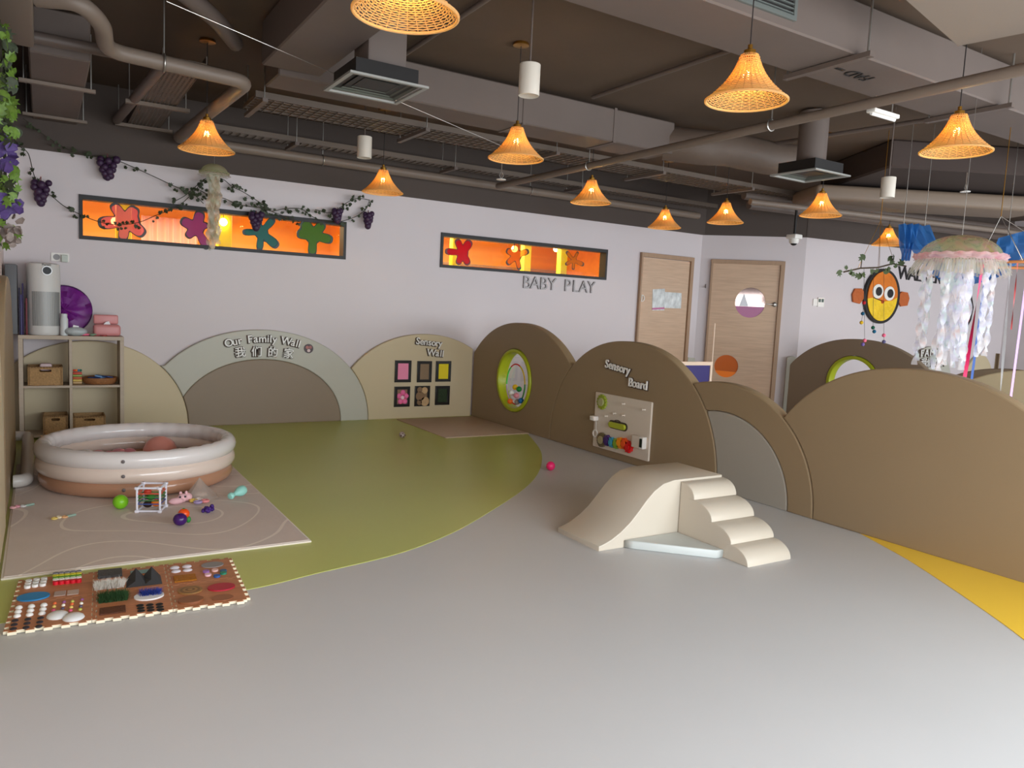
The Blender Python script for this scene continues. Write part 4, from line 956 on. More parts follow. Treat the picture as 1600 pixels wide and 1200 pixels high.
# arches on the right wall
def arch_at(px_c, py_t, px_e, m, label, z0=0, k=1.0, n0=.001):
    u, h = onp(px_c, py_t, F3); ue = onp(px_e, py_t, F3)[0]
    solid('arch_panel', [outline((u, abs(ue-u), h, 2.1), umax=4.75)], m, F3, .05+n0, BEV, .001, label=label, cat='wall pad'); return u, h
u, h = arch_at(1452, 541, 1492, M_GREYP, 'grey arch pad with white letters seen past the jellyfish', n0=.01)
lettering('far_wall_lettering', 'FAMILY', F3, (1434, 552), (1468, 550), M_WL, .16, .012, 'white letters on the grey arch past the jellyfish', backing=M_BL, n0=.062)
lettering('far_wall_characters', '我们的家', F3, (1437, 567), (1465, 566), M_WL, .16, .012, 'white characters on the grey arch past the jellyfish', backing=M_BL, n0=.062)
arch_at(1529, 554, 1556, M_TAN, 'pale tan arch pad behind the pink and blue ribbons', n0=.0)
arch_at(1590, 553, 1545, M_OLIVE_SHADE, 'taupe arch pad at the far right wall by the door', n0=.015)
F12 = frame((12.2, 0, 0), (0, -1, 0))
solid('arch_panel', [outline((-4.9, 1.3, 1.05, 2.1))], M_TAN, frame((8.9, 0, 0), (0, -1, 0)), .10, BEV, 0, label='tan padded panel rising behind the nearest divider at the right edge', cat='room divider') if False else None
pt = onx(1600, 577, 7.4)
solid('arch_panel', [outline((-pt.y+.15, 1.15, pt.z, 2.1))], M_TAN, frame((7.5, 0, 0), (0, -1, 0)), .10, BEV, 0, label='tan padded panel at the right edge beyond the wide divider', cat='room divider')
# framed navy board beyond the divider
p = ony(1040, 562, 6.6); q = ony(1113, 568, 6.6)
t = T('whiteboard_easel', 'cream framed navy board standing beyond the sensory board divider', 'board', ((p.x+q.x)/2, 6.6, 0))
x0, x1, zt2 = p.x-.25, q.x, (p.z+q.z)/2
fr = frame((0, 6.62, 0), (1, 0, 0))
solid('frame', [rect(x0, .1, x1, zt2), rect(x0+.05, .15, x1-.035, zt2-.045)], mat('cream_wood', (232, 204, 178), .5), fr, .03, .003, 0, t)
solid('panel', [rect(x0+.05, .15, x1-.035, zt2-.045)], mat('navy_panel', (44, 30, 104), .5), fr, .012, 0, .005, t)
for x in (x0+.1, x1-.1): MB().rbox((x, 6.6, .05), (.05, .3, .1), .01).build('foot', mat('cream_wood', (232, 204, 178), .5), t, world=True)
p = onp(1117, 506, F2)
_p = ony(1117, 505, 6.7); MB().tube([_p, Vector((_p.x, 6.7, 0))], .008, 6).build('thin_pole', mat('cream_wood', (232, 204, 178), .5), label='thin cream pole standing before the round-window door', cat='pole')

# ------------------------------------------------------------------ CEILING SERVICES
def duct(name, c, d, m, label, cat='duct', seams=None, r=.01):
    t = T(name, label, cat, c); MB().rbox((0, 0, 0), d, r, 1).build('duct_body', m, t)
    if seams:
        ax, ps = seams
        for q in ps:
            if ax == 'x': MB().box((q-c[0], 0, 0), (.03, d[1]+.012, d[2]+.012)).build('joint_flange', M_PIPE, t)
            else: MB().box((0, q-c[1], 0), (d[0]+.012, .03, d[2]+.012)).build('joint_flange', M_PIPE, t)
    return t
big = duct('air_duct', (6.2, 3.17, 3.155), (9.0, .46, .30), M_DUCT, 'large rectangular duct crossing the upper right ceiling')
for x in (4.15, 5.8, 8.2):
    br = T('duct_bracket', {4.15: 'duct hanger bracket beside the FAD lettering', 5.8: 'duct hanger bracket above the right front lamp', 8.2: 'far duct hanger bracket on the large duct'}[x], 'bracket', (x, 3.1, 2.96))
    MB().box((x, 3.15, 2.985), (.045, .62, .03)).build('angle_bar', M_PIPE, br, world=True)
    for y in (2.87, 3.44): MB().tube([(x, y, 2.97), (x, y, HC)], .007, 6).build('rod', M_STEEL, br, world=True)
# FAD lettering under duct, seen upside down
a = onz(1283, 108, 3.0); b_ = onz(1338, 118, 3.0)
fr = Matrix(((-1, 0, 0, 4.42), (0, 1, 0, 3.16), (0, 0, -1, 3.005), (0, 0, 0, 1)))
sg = T('duct_lettering', 'black FAD letters and arrow painted under the large duct', 'lettering', (4.42, 3.16, 3.0))
solid('letters', None, M_BLACK, fr, .004, 0, .002, sg, text='FAD', size=.13, at=(-.08, 0), rot=0)
solid('arrow', [[(.08, -.012), (.2, -.012), (.2, -.03), (.26, 0), (.2, .03), (.2, .012), (.08, .012)]], M_BLACK, fr, .004, 0, .002, sg)
# grille on big duct side
a = ony(1147, 0, 2.94); b_ = ony(1240, 38, 2.94)
gx1 = b_.x; gx0 = a.x
t = T('duct_grille', 'dark louvred grille on the side of the large duct', 'grille', ((gx0+gx1)/2, 2.935, 3.04))
FG = frame((0, 2.94, 0), (1, 0, 0))
solid('frame', [rect(gx0, 3.055, gx1, 3.29), rect(gx0+.025, 3.08, gx1-.025, 3.265)], mat('grille_frame', (92, 96, 92), .5), FG, .02, .002, 0, t)
MB().box(((gx0+gx1)/2, 2.937, 3.17), (gx1-gx0-.05, .004, .185)).build('backing', M_BLACK, t, world=True)
for k in range(8): MB().box(((gx0+gx1)/2, 2.93, 3.092+k*.0235), (gx1-gx0-.05, .012, .006)).build('slat', mat('grille_frame', (92, 96, 92), .5), t, world=True)
# corner bulkhead
bk = MB(); p1_, p2_, p3_ = onz(1402, -12, 3.0), onz(1497, 72, 3.0), onz(1640, 44, 3.0)
bk.prism([(p1_.x, p1_.y), (p1_.x+.2, p1_.y-1.2), (p3_.x+1.4, p3_.y-1.6), (p3_.x, p3_.y), (p2_.x, p2_.y)], 3.0, HC).build('ceiling_bulkhead', M_BULK, kind='structure')
# long back duct and spur
duct('air_duct', (3.38, 5.9, 3.14), (3.84, .4, .30), M_DUCT, 'long wrapped duct parallel to the back wall, left half', seams=('x', (3.55, 4.55)))
duct('air_duct', (1.54, 4.56, 3.17), (.42, 2.2, .30), M_DUCT, 'wide duct running toward the camera left of the square diffuser')
fx = MB(); fx.tube(smooth_path([(5.32, 5.85, 3.12), (5.6, 5.6, 3.08), (5.9, 5.55, 3.1), (6.4, 5.45, 3.07), (6.75, 5.4, 3.08)], 6), .17, 14).build('flexible_duct', mat('wrapped_duct', (98, 82, 71), .6, bump=.8, bscale=5), label='crumpled round flexible duct behind the right diffuser', cat='duct')
# curved beige duct on right
A_, B_ = onz(1275, 311, 2.83), onz(1640, 332, 2.83); dl = (B_-A_); Ld = dl.length
Md = Matrix.Translation(A_) @ Matrix.Rotation(atan2(dl.y, dl.x), 4, 'Z')
b = MB(); b.rbox((Ld/2, .35, .09), (Ld, .7, .18), .05, 3, M=Md).build('air_duct', mat('beige_duct', (120, 102, 86), .6, bump=.3, bscale=3), label='beige wrapped duct low at the right ceiling', cat='duct')
MB().rbox((Ld*.45+.35, -.1, .365), (Ld*.9, 1.6, .29), .02, 1, M=Md).build('air_duct', mat('dark_duct', (58, 44, 38), .8), label='dark wide duct over the right front lamp', cat='duct')
# left side duct, box
t = duct('air_duct', (.12, 7.3, 3.08), (.36, 2.4, .30), M_DUCT, 'rectangular duct running to the back wall at the left', seams=None)
for y in (6.9, 8.2):
    br = T('duct_bracket', {6.9: 'nearer hanger bracket under the left duct', 8.2: 'farther hanger bracket under the left duct'}[y], 'bracket', (.12, y, 2.9))
    MB().box((.12, y, 2.915), (.5, .04, .025)).build('angle_bar', M_PIPEL, br, world=True)
    for x in (-.1, .34): MB().tube([(x, y, 2.92), (x, y, HC)], .006, 6).build('rod', M_STEEL, br, world=True)
MB().rbox((-.155, 4.86, 3.06), (.26, 1.96, .35), .02, 2).build('air_handler', mat('handler', (118, 104, 92), .6, bump=.1, bscale=4), label='boxy grey air handler at the upper left corner', cat='duct')
# pipes
def pipe(pts, r, m, label, cat='pipe', clamps=()):
    t = T('ceiling_pipe', label, cat, pts[0]); MB().tube(pts, r, 12).build('pipe_run', m, t, world=True)
    for (x, y, z) in clamps:
        MB().tube([(x, y, z), (x, y, HC)], .005, 6).build('hanger_rod', M_STEEL, t, world=True)
        k = MB(); k.torus((0, 0, 0), r+.006, .006, 16, 6, M=Matrix.Translation((x, y, z)) @ Matrix.Rotation(pi/2, 4, 'X' if abs(pts[0][1]-pts[-1][1]) > abs(pts[0][0]-pts[-1][0]) else 'Y')); k.build('clamp', M_STEEL, t, world=True)
    return t
def elbow(P, r=.12, n=5):
    P = [Vector(p) for p in P]; out = [P[0]]
    for i in range(1, len(P)-1):
        a = (P[i-1]-P[i]); b = (P[i+1]-P[i]); q = min(r, a.length*.45, b.length*.45); a = P[i]+a.normalized()*q; b = P[i]+b.normalized()*q
        for k in range(n+1): s = k/n; out.append(a*(1-s)**2+P[i]*2*s*(1-s)+b*s*s)
    out.append(P[-1]); return out
pipe([(4.62, .8, 2.85), (4.66, 9-1.0, 2.85)], .035, M_PIPEL, 'long straight pipe running away across the right ceiling', clamps=((4.63, 3.95, 2.85), (4.65, 6.2, 2.85)))
L1 = elbow([(-.01, 5.2, 3.0), (.2, 5.1, 3.0), (.32, 5.25, 2.95), (.36, 5.6, 2.9), (1.25, 5.72, 2.9), (1.14, 8.25, 2.9), (8.3, 8.3, 2.9)], .12)
pipe(L1, .05, M_PIPEL, 'thick pipe bending round the upper left then along the back wall', clamps=((.7, 5.64, 2.9), (2.6, 8.26, 2.9), (5.3, 8.28, 2.9)))
pipe(elbow([(.5, 3.6, 3.15), (.55, 4.9, 3.2), (.95, 5.3, 3.15), (1.2, 5.9, 3.2)], .2), .055, M_PIPE, 'dark pipe snaking behind the upper left bend')
pipe(elbow([(-.3, 6.0, 3.0), (.75, 6.0, 3.0), (.62, 8.3, 3.0)], .1), .04, M_PIPE, 'pipe beside the left duct going to the back wall')
pipe([(1.4, 8.18, 3.03), (8.3, 8.22, 3.03)], .028, M_PIPE, 'slim pipe above the thick one on the back wall')
pipe([(2.15, 3.0, HC-.03), (2.2, 5.6, HC-.03)], .016, M_PIPE, 'thin conduit on the ceiling slab left of the front lamps')
pipe([(2.35, 2.6, HC-.03), (2.4, 5.7, HC-.03)], .018, M_PIPE, 'thin conduit on the ceiling slab beside the middle lamp canopy')
pipe([(4.2, 3.5, HC-.03), (4.2, 5.6, HC-.03)], .018, M_PIPE, 'thin conduit on the slab between large duct and back duct')
pipe([(6.6, 3.5, 3.2), (6.3, 5.9, 3.2)], .02, M_PIPE, 'thin black conduit behind the right diffuser')
for k, (y, z, r, lb) in enumerate(((5.2, 2.745, .035, 'upper beige pipe behind the jellyfish strings'), (6.0, 2.93, .05, 'middle grey pipe above the far right wall'), (6.6, 2.9, .055, 'lower grey pipe nearest the far right wall'))):
    pipe([(6.9+k*.5, y+.9-k*.25, z), (14.2, y-.4, z+.02)], r, M_PIPEL if k == 0 else M_PIPE, lb)
# cable trays
def wire_tray(x0, x1, y0, y1, z, label, brackets):
    t = T('cable_tray', label, 'cable tray', ((x0+x1)/2, (y0+y1)/2, z))
    for y in (y0, y1): MB().box(((x0+x1)/2, y, z+.03), (x1-x0, .012, .05)).build('side_rail', M_TRAY, t, world=True)
    w = MB(); n = int((x1-x0)/.075)
    for i in range(n+1): w.box((x0+(x1-x0)*i/n, (y0+y1)/2, z), (.009, y1-y0, .006))
    for k in range(5): w.box(((x0+x1)/2, y0+(y1-y0)*(k+.5)/5, z+.006), (x1-x0, .006, .006))
    w.build('wire_mesh', M_TRAY, t, world=True, kind='stuff')
    MB().box(((x0+x1)/2, (y0+y1)/2, z+.022), (x1-x0, y1-y0-.04, .02)).build('cable_bed', mat('cable_bed', (104, 84, 68), .8, bump=1, bscale=8, stretch=(1, 14, 1), var=.2), t, world=True)
    for x in brackets:
        MB().box((x, (y0+y1)/2, z-.03), (.04, y1-y0+.22, .03)).build('crossbar', M_PIPE, t, world=True)
        for y in (y0-.08, y1+.08): MB().tube([(x, y, z-.03), (x, y, HC)], .005, 6).build('rod', M_STEEL, t, world=True)
wire_tray(1.45, 8.6, 6.35, 6.78, 2.96, 'wide mesh cable tray behind the long duct', (1.5, 2.9, 4.3, 5.7, 7.1))
wire_tray(1.3, 8.3, 7.93, 8.1, 2.98, 'narrow mesh cable tray along the dark upper back wall', (2.2, 4.0, 5.8))
def perf_tray(x0, x1, y0, y1, z, label, bars):
    t = T('cable_tray', label, 'cable tray', ((x0+x1)/2, (y0+y1)/2, z))
    m = MB(); rows = int((y1-y0)/.05)
    for k in range(9): m.box((x0+(x1-x0)*(k+.5)/9, (y0+y1)/2, z), ((x1-x0)/9*.55, y1-y0, .004))
    for i in range(rows+1): m.box(((x0+x1)/2, y0+(y1-y0)*i/rows, z), (x1-x0, .018, .0045))
    m.build('perforated_sheet', M_TRAY, t, world=True, kind='stuff')
    for x in (x0, x1): MB().box((x, (y0+y1)/2, z+.025), (.006, y1-y0, .06)).build('side_rail', M_TRAY, t, world=True)
    for y in bars:
        MB().box(((x0+x1)/2, y, z-.025), (x1-x0+.22, .045, .03)).build('crossbar', M_PIPEL, t, world=True)
        for x in (x0-.08, x1+.08): MB().tube([(x, y, z-.03), (x, y, HC)], .005, 6).build('rod', M_STEEL, t, world=True)
perf_tray(.72, 1.0, 5.85, 8.45, 3.0, 'perforated metal tray running to the back wall at left', (7.3, 8.35))
# square diffusers
def diffuser(c, s, neck_z, dropc, dropd, label, rnd=False):
    t = T('air_diffuser', label, 'air vent', c); m = mat('diffuser_frame', (150, 148, 142), .5)
    x, y, z = c; h = s/2
    b = MB(); w = .028
    for a in ((0, h-w/2, s, w), (0, -h+w/2, s, w), (h-w/2, 0, w, s-2*w), (-h+w/2, 0, w, s-2*w)): b.box((a[0], a[1], 0), (a[2], a[3], .014))
    b.build('frame', m, t)
    for k in range(4):
        hh = h*(.86-.2*k); zz = .02+.004*k; q = []
        v_ = []; f_ = []
        for r_, z_ in ((hh, zz-.012), (hh-.045, zz+.03)):
            v_ += [(-r_, -r_, z_), (r_, -r_, z_), (r_, r_, z_), (-r_, r_, z_)]
        f_ = [(0, 1, 5, 4), (1, 2, 6, 5), (2, 3, 7, 6), (3, 0, 4, 7)]
        MB().add(v_, f_, False).build('vane', mat('diffuser_vane', (84, 86, 78), .5), t)
    MB().box((0, 0, neck_z/2+.02), (s*.8, s*.8, neck_z)).build('neck_box', M_BLACK, t)
    if rnd: MB().lathe([(dropd, neck_z+.02), (dropd, HC-z-.02)], 24, c=dropc).build('duct_drop', M_DUCT, t)
    else: MB().rbox((dropc[0], dropc[1], (HC-z+neck_z)/2+.01), (dropd, dropd, HC-z-neck_z-.02), .02).build('duct_drop', M_DUCT, t)
diffuser((1.885, 4.9, 2.8), .53, .09, (.02, -.02, 0), .27, 'square ceiling diffuser hanging at the upper left middle', False)
diffuser((6.04, 4.66, 2.75), .50, .09, (0, 0, 0), .13, 'square ceiling diffuser hanging at the right', True)
# fluorescent fixture
p = onz(1380, 178, 2.9)
t = T('batten_light', 'short white batten fitting under the long pipe', 'lamp', (p.x, p.y, 2.9))
MB().rbox((.0, 0, .0), (.30, .07, .03), .008).build('housing', M_WHITE, t); MB().tube([(-.14, 0, -.02), (.14, 0, -.02)], .012, 10).build('tube', mat('tube_white', (230, 228, 224), .3), t)
for x in (-.1, .1): MB().tube([(x, 0, .012), (x, 0, HC-2.9)], .005, 6).build('rod', M_STEEL, t)
# cylinder downlights
for px, py, wpx, z, nm in ((826, 150, 33, 2.72, 'white cylinder downlight left of the front middle lamps'), (569, 247, 22.5, 2.72, 'white cylinder downlight above the back left lamp'), (1386, 309, 21.5, 2.55, 'white cylinder downlight at the right near the jellyfish')):
    p = onz(px, py, z); dep = (p-EYE).dot(CF); r = wpx*dep/F/2
    t = T('cylinder_downlight', nm, 'lamp', p)
    MB().lathe([(r*.8, .004), (r*.97, 0), (r, .004), (r, r*2.85), (r*.96, r*2.9), (.001, r*2.9)], 28).build('can', mat('can_white', (200, 190, 176), .5), t)
    MB().lathe([(.001, .012), (r*.75, .012), (r*.75, .006), (.001, .006)], 20, caps=False).build('lens', mat('lens_grey', (170, 164, 156), .3), t)
    MB().tube([(0, 0, r*2.9), (0, 0, HC-z)], .006, 8).build('rod', M_PIPE, t)
# camera dome
p = onz(1240, 383, 2.42); t = T('security_camera', 'white dome security camera hanging before the doors corner', 'camera', p)
MB().rbox((0, 0, .11), (.15, .15, .06), .012).build('bracket', M_WHITE, t); MB().lathe([(.05, 0.02), (.062, .04), (.066, .085)], 20).build('housing', M_WHITE, t)
MB().ball((0, 0, .022), (.042, .042, .03), 14, 8).build('dome', mat('dome_dark', (30, 28, 28), .1), t); MB().tube([(0, 0, .14), (0, 0, 2.92-p.z)], .018, 8).build('pole', M_BLACK, t)
MB().lathe([(.09, 0), (.09, .02)], 20, c=(0, 0, 2.9-p.z)).build('junction_plate', M_WHITE, t)
# sprinklers / fittings
for px, py, z, nm in ((783, 281, 2.72, 'small sprinkler head under the ceiling by the middle lamp'), (1508, 300, 2.85, 'small sprinkler head right of the right front lamp')):
    p = onz(px, py, z); t = T('sprinkler', nm, 'sprinkler', p)
    MB().lathe([(.001, 0), (.05, 0), (.05, .006), (.001, .008)], 16).build('plate', M_WHITE, t)
    MB().tube([(0, 0, .006), (0, 0, HC-z)], .006, 6).build('drop_pipe', M_PIPEL, t)
    for s in (-1, 1): MB().tube([(0, 0, .01), (s*.025, 0, .04), (s*.012, 0, .075)], .004, 6).build('yoke', M_STEEL, t)
# thin wire across
for a, b_, nm in (((260, 2, ), (800, 235), 'thin string line sloping across the upper left ceiling'),):
    MB().tube([onz(*a, 3.0), onz(*b_, 2.80)], .0025, 5).build('string_line', M_STEEL, label=nm, cat='string')

# ------------------------------------------------------------------ wicker pendant lamps
def rattan():
    m = bpy.data.materials.new('rattan_shade'); m.use_nodes = True; nt = m.node_tree; nt.nodes.clear()
    out = nt.nodes.new('ShaderNodeOutputMaterial'); d = nt.nodes.new('ShaderNodeBsdfDiffuse'); t = nt.nodes.new('ShaderNodeBsdfTranslucent'); mx = nt.nodes.new('ShaderNodeMixShader')
    d.inputs[0].default_value = srgb(222, 186, 136); t.inputs[0].default_value = srgb(255, 224, 140); mx.inputs[0].default_value = .55
    nt.links.new(d.outputs[0], mx.inputs[1]); nt.links.new(t.outputs[0], mx.inputs[2]); nt.links.new(mx.outputs[0], out.inputs[0]); return m
M_RAT = rattan()
def shade_profile(s):   # s 0 top .. 1 rim -> (r, z)
    z = .26*(1-s)**1.0
    r = .043+.16*(.38*s+.62*s**2.6)
    return r, .015+.225*(1-s)**.92
def make_lamp():
    t = T('wicker_pendant', '', 'lamp')
    nr, seg = 28, 56; w = MB()
    for i in range(nr):
        r, z = shade_profile(((i+.5)/nr)**.68)
        pts = [((r+.0028*(1 if (k+i) % 2 else -1))*cos(2*pi*k/seg), (r+.0028*(1 if (k+i) % 2 else -1))*sin(2*pi*k/seg), z) for k in range(seg)]
        w.tube(pts, .0031, 4, closed=True)
    w.build('woven_strands', M_RAT, t, kind='stuff')
    st_ = MB()
    for k in range(28):
        a = 2*pi*k/28; st_.tube([(shade_profile(q/7)[0]*cos(a), shade_profile(q/7)[0]*sin(a), shade_profile(q/7)[1]) for q in range(8)], .0028, 4)
    st_.build('stakes', M_RAT, t, kind='stuff')
    MB().torus((0, 0, shade_profile(1)[1]), shade_profile(1)[0], .0065, 48, 6).build('rim', M_RAT, t)
    MB().lathe([(.03, .235), (.03, .262), (.012, .27), (.012, .29), (.004, .292)], 16).build('brass_cap', M_BRASS, t)
    MB().lathe([(.013, .16), (.016, .2), (.016, .236)], 12).build('socket', M_BRASS, t)
    MB().ball((0, 0, .13), (.026, .026, .032), 12, 8).build('bulb', M_BULB, t)
    MB().tube([(0, 0, .29), (0, 0, .83)], .0035, 6).build('cord', M_CORD, t)
    MB().lathe([(.055, .845), (.06, .835), (.06, .825), (.02, .82), (.001, .82)], 20).build('canopy', M_BRASS, t)
    return t
LZ = HC-.845
lamps = (((634, 20), 'large wicker pendant cut off by the top picture edge'), ((323, 234), 'wicker pendant above the small jellyfish at left'), ((598, 300), 'wicker pendant at the long window right end'),
         ((806, 247), 'wicker pendant below the white downlight in the middle'), ((923, 316), 'wicker pendant above the shorter window'), ((1038, 355), 'smallest wicker pendant above the left wooden door'),
         ((1133, 347), 'wicker pendant above the gap between the doors'), ((1166, 156), 'big wicker pendant in the upper right centre'), ((1282, 336), 'wicker pendant right of the security camera'),
         ((1493, 236), 'big wicker pendant at the upper right'), ((1387, 382), 'wicker pendant just above the leafy twig'))
base = make_lamp()
for i, ((px, py), lb) in enumerate(lamps):
    o = base if i == 0 else dup(base)
    p = onz(px, py, LZ+.02); o.location = (p.x, p.y, LZ); o['label'] = lb; o['group'] = 'wicker pendant lamps'; o.rotation_euler.z = i*.7

# ------------------------------------------------------------------ ivy, grapes
M_LEAF = mat('ivy_leaf', (52, 60, 38), .6, var=.3, vscale=3); M_LEAFB = mat('ivy_leaf_bright', (92, 120, 40), .5, var=.3, vscale=3)
M_STEM = mat('vine_stem', (54, 50, 36), .7); M_GRAPE = mat('dark_grape', (58, 34, 62), .5)
def leaf_geo(s=1.0):
    P = [(0, -.5), (.28, -.38), (.5, -.05), (.22, .02), (.36, .34), (.1, .28), (0, .62), (-.1, .28), (-.36, .34), (-.22, .02), (-.5, -.05), (-.28, -.38)]
    return [(x*s, y*s, .12*s*(-abs(x)*1.2)) for x, y in P]
def vine(pix, y, label, dens=34, size=.048, m=M_LEAF, seed=1):
    random.seed(seed); P = [ony(*q, y) for q in pix]; path = smooth_path(P, 8)
    t = T('ivy_garland', label, 'garland', path[0]); MB().tube(path, .004, 5).build('stem', M_STEM, t, world=True)
    b = MB(); L = sum((path[i+1]-path[i]).length for i in range(len(path)-1)); n = int(L*dens)
    for i in range(n):
        s = random.uniform(0, len(path)-1.01); k = int(s); p = path[k].lerp(path[k+1], s-k)
        sc = size*random.uniform(.6, 1.15)
        M = Matrix.Translation(p+Vector((random.uniform(-.03, .03), random.uniform(-.03, .005), random.uniform(-.05, .03)))) @ Matrix.Rotation(random.uniform(-.7, .7), 4, 'Z') @ Matrix.Rotation(pi/2+random.uniform(-.6, .6), 4, 'X') @ Matrix.Rotation(random.uniform(0, 6.28), 4, 'Z')
        b.add(leaf_geo(sc), [tuple(range(12))], False, M)
    b.build('leaves', m, t, world=True, kind='stuff'); return t
Z6 = lambda L: [(250+x/4, 250+y/4) for x, y in L]
vine([(18, 212), (30, 228), (44, 240), (52, 270), (62, 296), (80, 306), (100, 322), (125, 335)], 8.42, 'ivy strand hanging left of the long window to its corner', 26, seed=2)
vine([(125, 335), (150, 345), (180, 351), (215, 348), (245, 336), (275, 324), (295, 308), (320, 280)], 8.42, 'ivy strand crossing the left part of the long window', 26, seed=3)
vine([(36, 185), (70, 212), (110, 235), (150, 245), (175, 248), (210, 262), (245, 278), (275, 292), (300, 302), (318, 318)], 8.40, 'ivy strand sloping from the duct to the small jellyfish', 30, seed=4)
vine(Z6([(90, 260), (160, 220), (230, 160), (300, 110), (390, 120), (450, 165), (520, 200), (600, 250), (660, 290)]), 8.40, 'ivy strand passing behind the small jellyfish dome', 34, seed=5)
vine(Z6([(250, 190), (320, 225), (400, 240), (480, 275), (560, 290), (640, 300), (720, 330), (800, 360), (870, 385)]), 8.38, 'thick ivy strand along the long window top', 46, seed=6)
vine(Z6([(640, 300), (700, 320), (780, 305), (880, 305), (930, 340), (1000, 375), (1090, 385)]), 8.41, 'ivy strand arching over the teal and green blots', 34, seed=7)
vine(Z6([(970, 310), (1060, 330), (1120, 300), (1180, 260), (1240, 240), (1310, 250)]), 8.39, 'ivy strand rising to the lamp at the window right end', 36, seed=8)
vine(Z6([(1310, 250), (1290, 300), (1240, 345), (1180, 370), (1120, 385), (1050, 390)]), 8.42, 'ivy strand dipping to the rightmost grape bunches', 24, seed=9)
berry_me = None
def grapes(px, py, y, w, h, label, n=16, seed=1):
    global berry_me
    random.seed(seed); p = ony(px, py, y); t = T('grape_bunch', label, 'artificial grapes', p)
    MB().tube([(0, 0, h*.75), (0, 0, 0)], .005, 6).build('stem', mat('reddish_stem', (90, 40, 44), .6), t)
    for i in range(n):
        f = i/n; r = .034*random.uniform(.8, 1.15); a = i*2.4; q = w*.5*(1-f)**.7
        if berry_me is None:
            o = MB().ball((0, 0, 0), 1, 10, 7).build('berry', M_GRAPE, t); berry_me = o.data
        else: o = bpy.data.objects.new('berry', berry_me); link(o, t)
        o.scale = (r, r, r*1.05); o.location = (q*cos(a)*.9, q*sin(a)*.4, h*.5-h*f)
for i, (px, py, w, h, lb) in enumerate(((168, 264, .17, .19, 'dark grape bunch highest on the white wall at left'), (64, 302, .14, .2, 'dark grape bunch on the ivy far left of the long window'),
        (400, 346, .12, .15, 'dark grape bunch over the teal blot'), (527, 338, .09, .13, 'dark grape bunch above the long window right corner'), (575, 344, .10, .15, 'dark grape bunch right of the long window'))):
    grapes(px, py, 8.38, w, h, lb, seed=i)
# near left cluster
cl = T('ivy_cluster', 'bright green ivy bunch with purple blooms at the left picture edge', 'garland', atd(8, 220, 4.0))
c0 = cl.location.copy(); random.seed(21)
lm = None; meshes = {}
MB().tube([atd(-2, 30, 4), atd(4, 150, 4), atd(8, 260, 4), atd(6, 370, 4)], .008, 6).build('stem', M_STEM, cl, world=True)
def inst(key, geo, m, pos, rot, sc, name, parent):
    if key not in meshes:
        o = MB().add(*geo, False).build(name, m, parent); meshes[key] = o.data
    else: o = bpy.data.objects.new(name, meshes[key]); link(o, parent)
    o.location = pos-wloc(parent); o.rotation_euler = rot; o.scale = (sc, sc, sc); return o
LG = (leaf_geo(1), [tuple(range(12))])
petal = ([(0, 0, 0), (.5, .2, .1), (.55, .7, .05), (0, 1, -.1), (-.55, .7, .05), (-.5, .2, .1)], [tuple(range(6))])
M_FLW = mat('purple_flower', (74, 52, 108), .6, var=.2); M_FLP = mat('greyish_flower', (134, 120, 112), .6, var=.2)
for i in range(230):
    py = random.uniform(40, 385); wv = 9+14*max(0, min(1, (py-40)/200)); px = random.uniform(-14, wv+6)
    pos = atd(px, py, 4.0+random.uniform(-.12, .12)); rot = (pi/2+random.uniform(-.8, .8), random.uniform(-3, 3), random.uniform(-.9, .9))
    if py < 215 or (270 < py < 310) or random.random() < .2: inst('lb' if i % 3 else 'ld', LG, M_LEAFB if i % 3 else M_LEAF, pos, rot, random.uniform(.045, .075), 'leaf', cl)
    elif py < 340: inst('fp', petal, M_FLW, pos, rot, random.uniform(.04, .06), 'petal', cl)
    else: inst('fg', petal, M_FLP, pos, rot, random.uniform(.03, .045), 'petal', cl)
for i in range(9):
    pos = atd(2+i*3.8, 365+random.uniform(-5, 6), 3.95); inst('fg', petal, M_FLP, pos, (1.4, 0, i), .045, 'petal', cl)

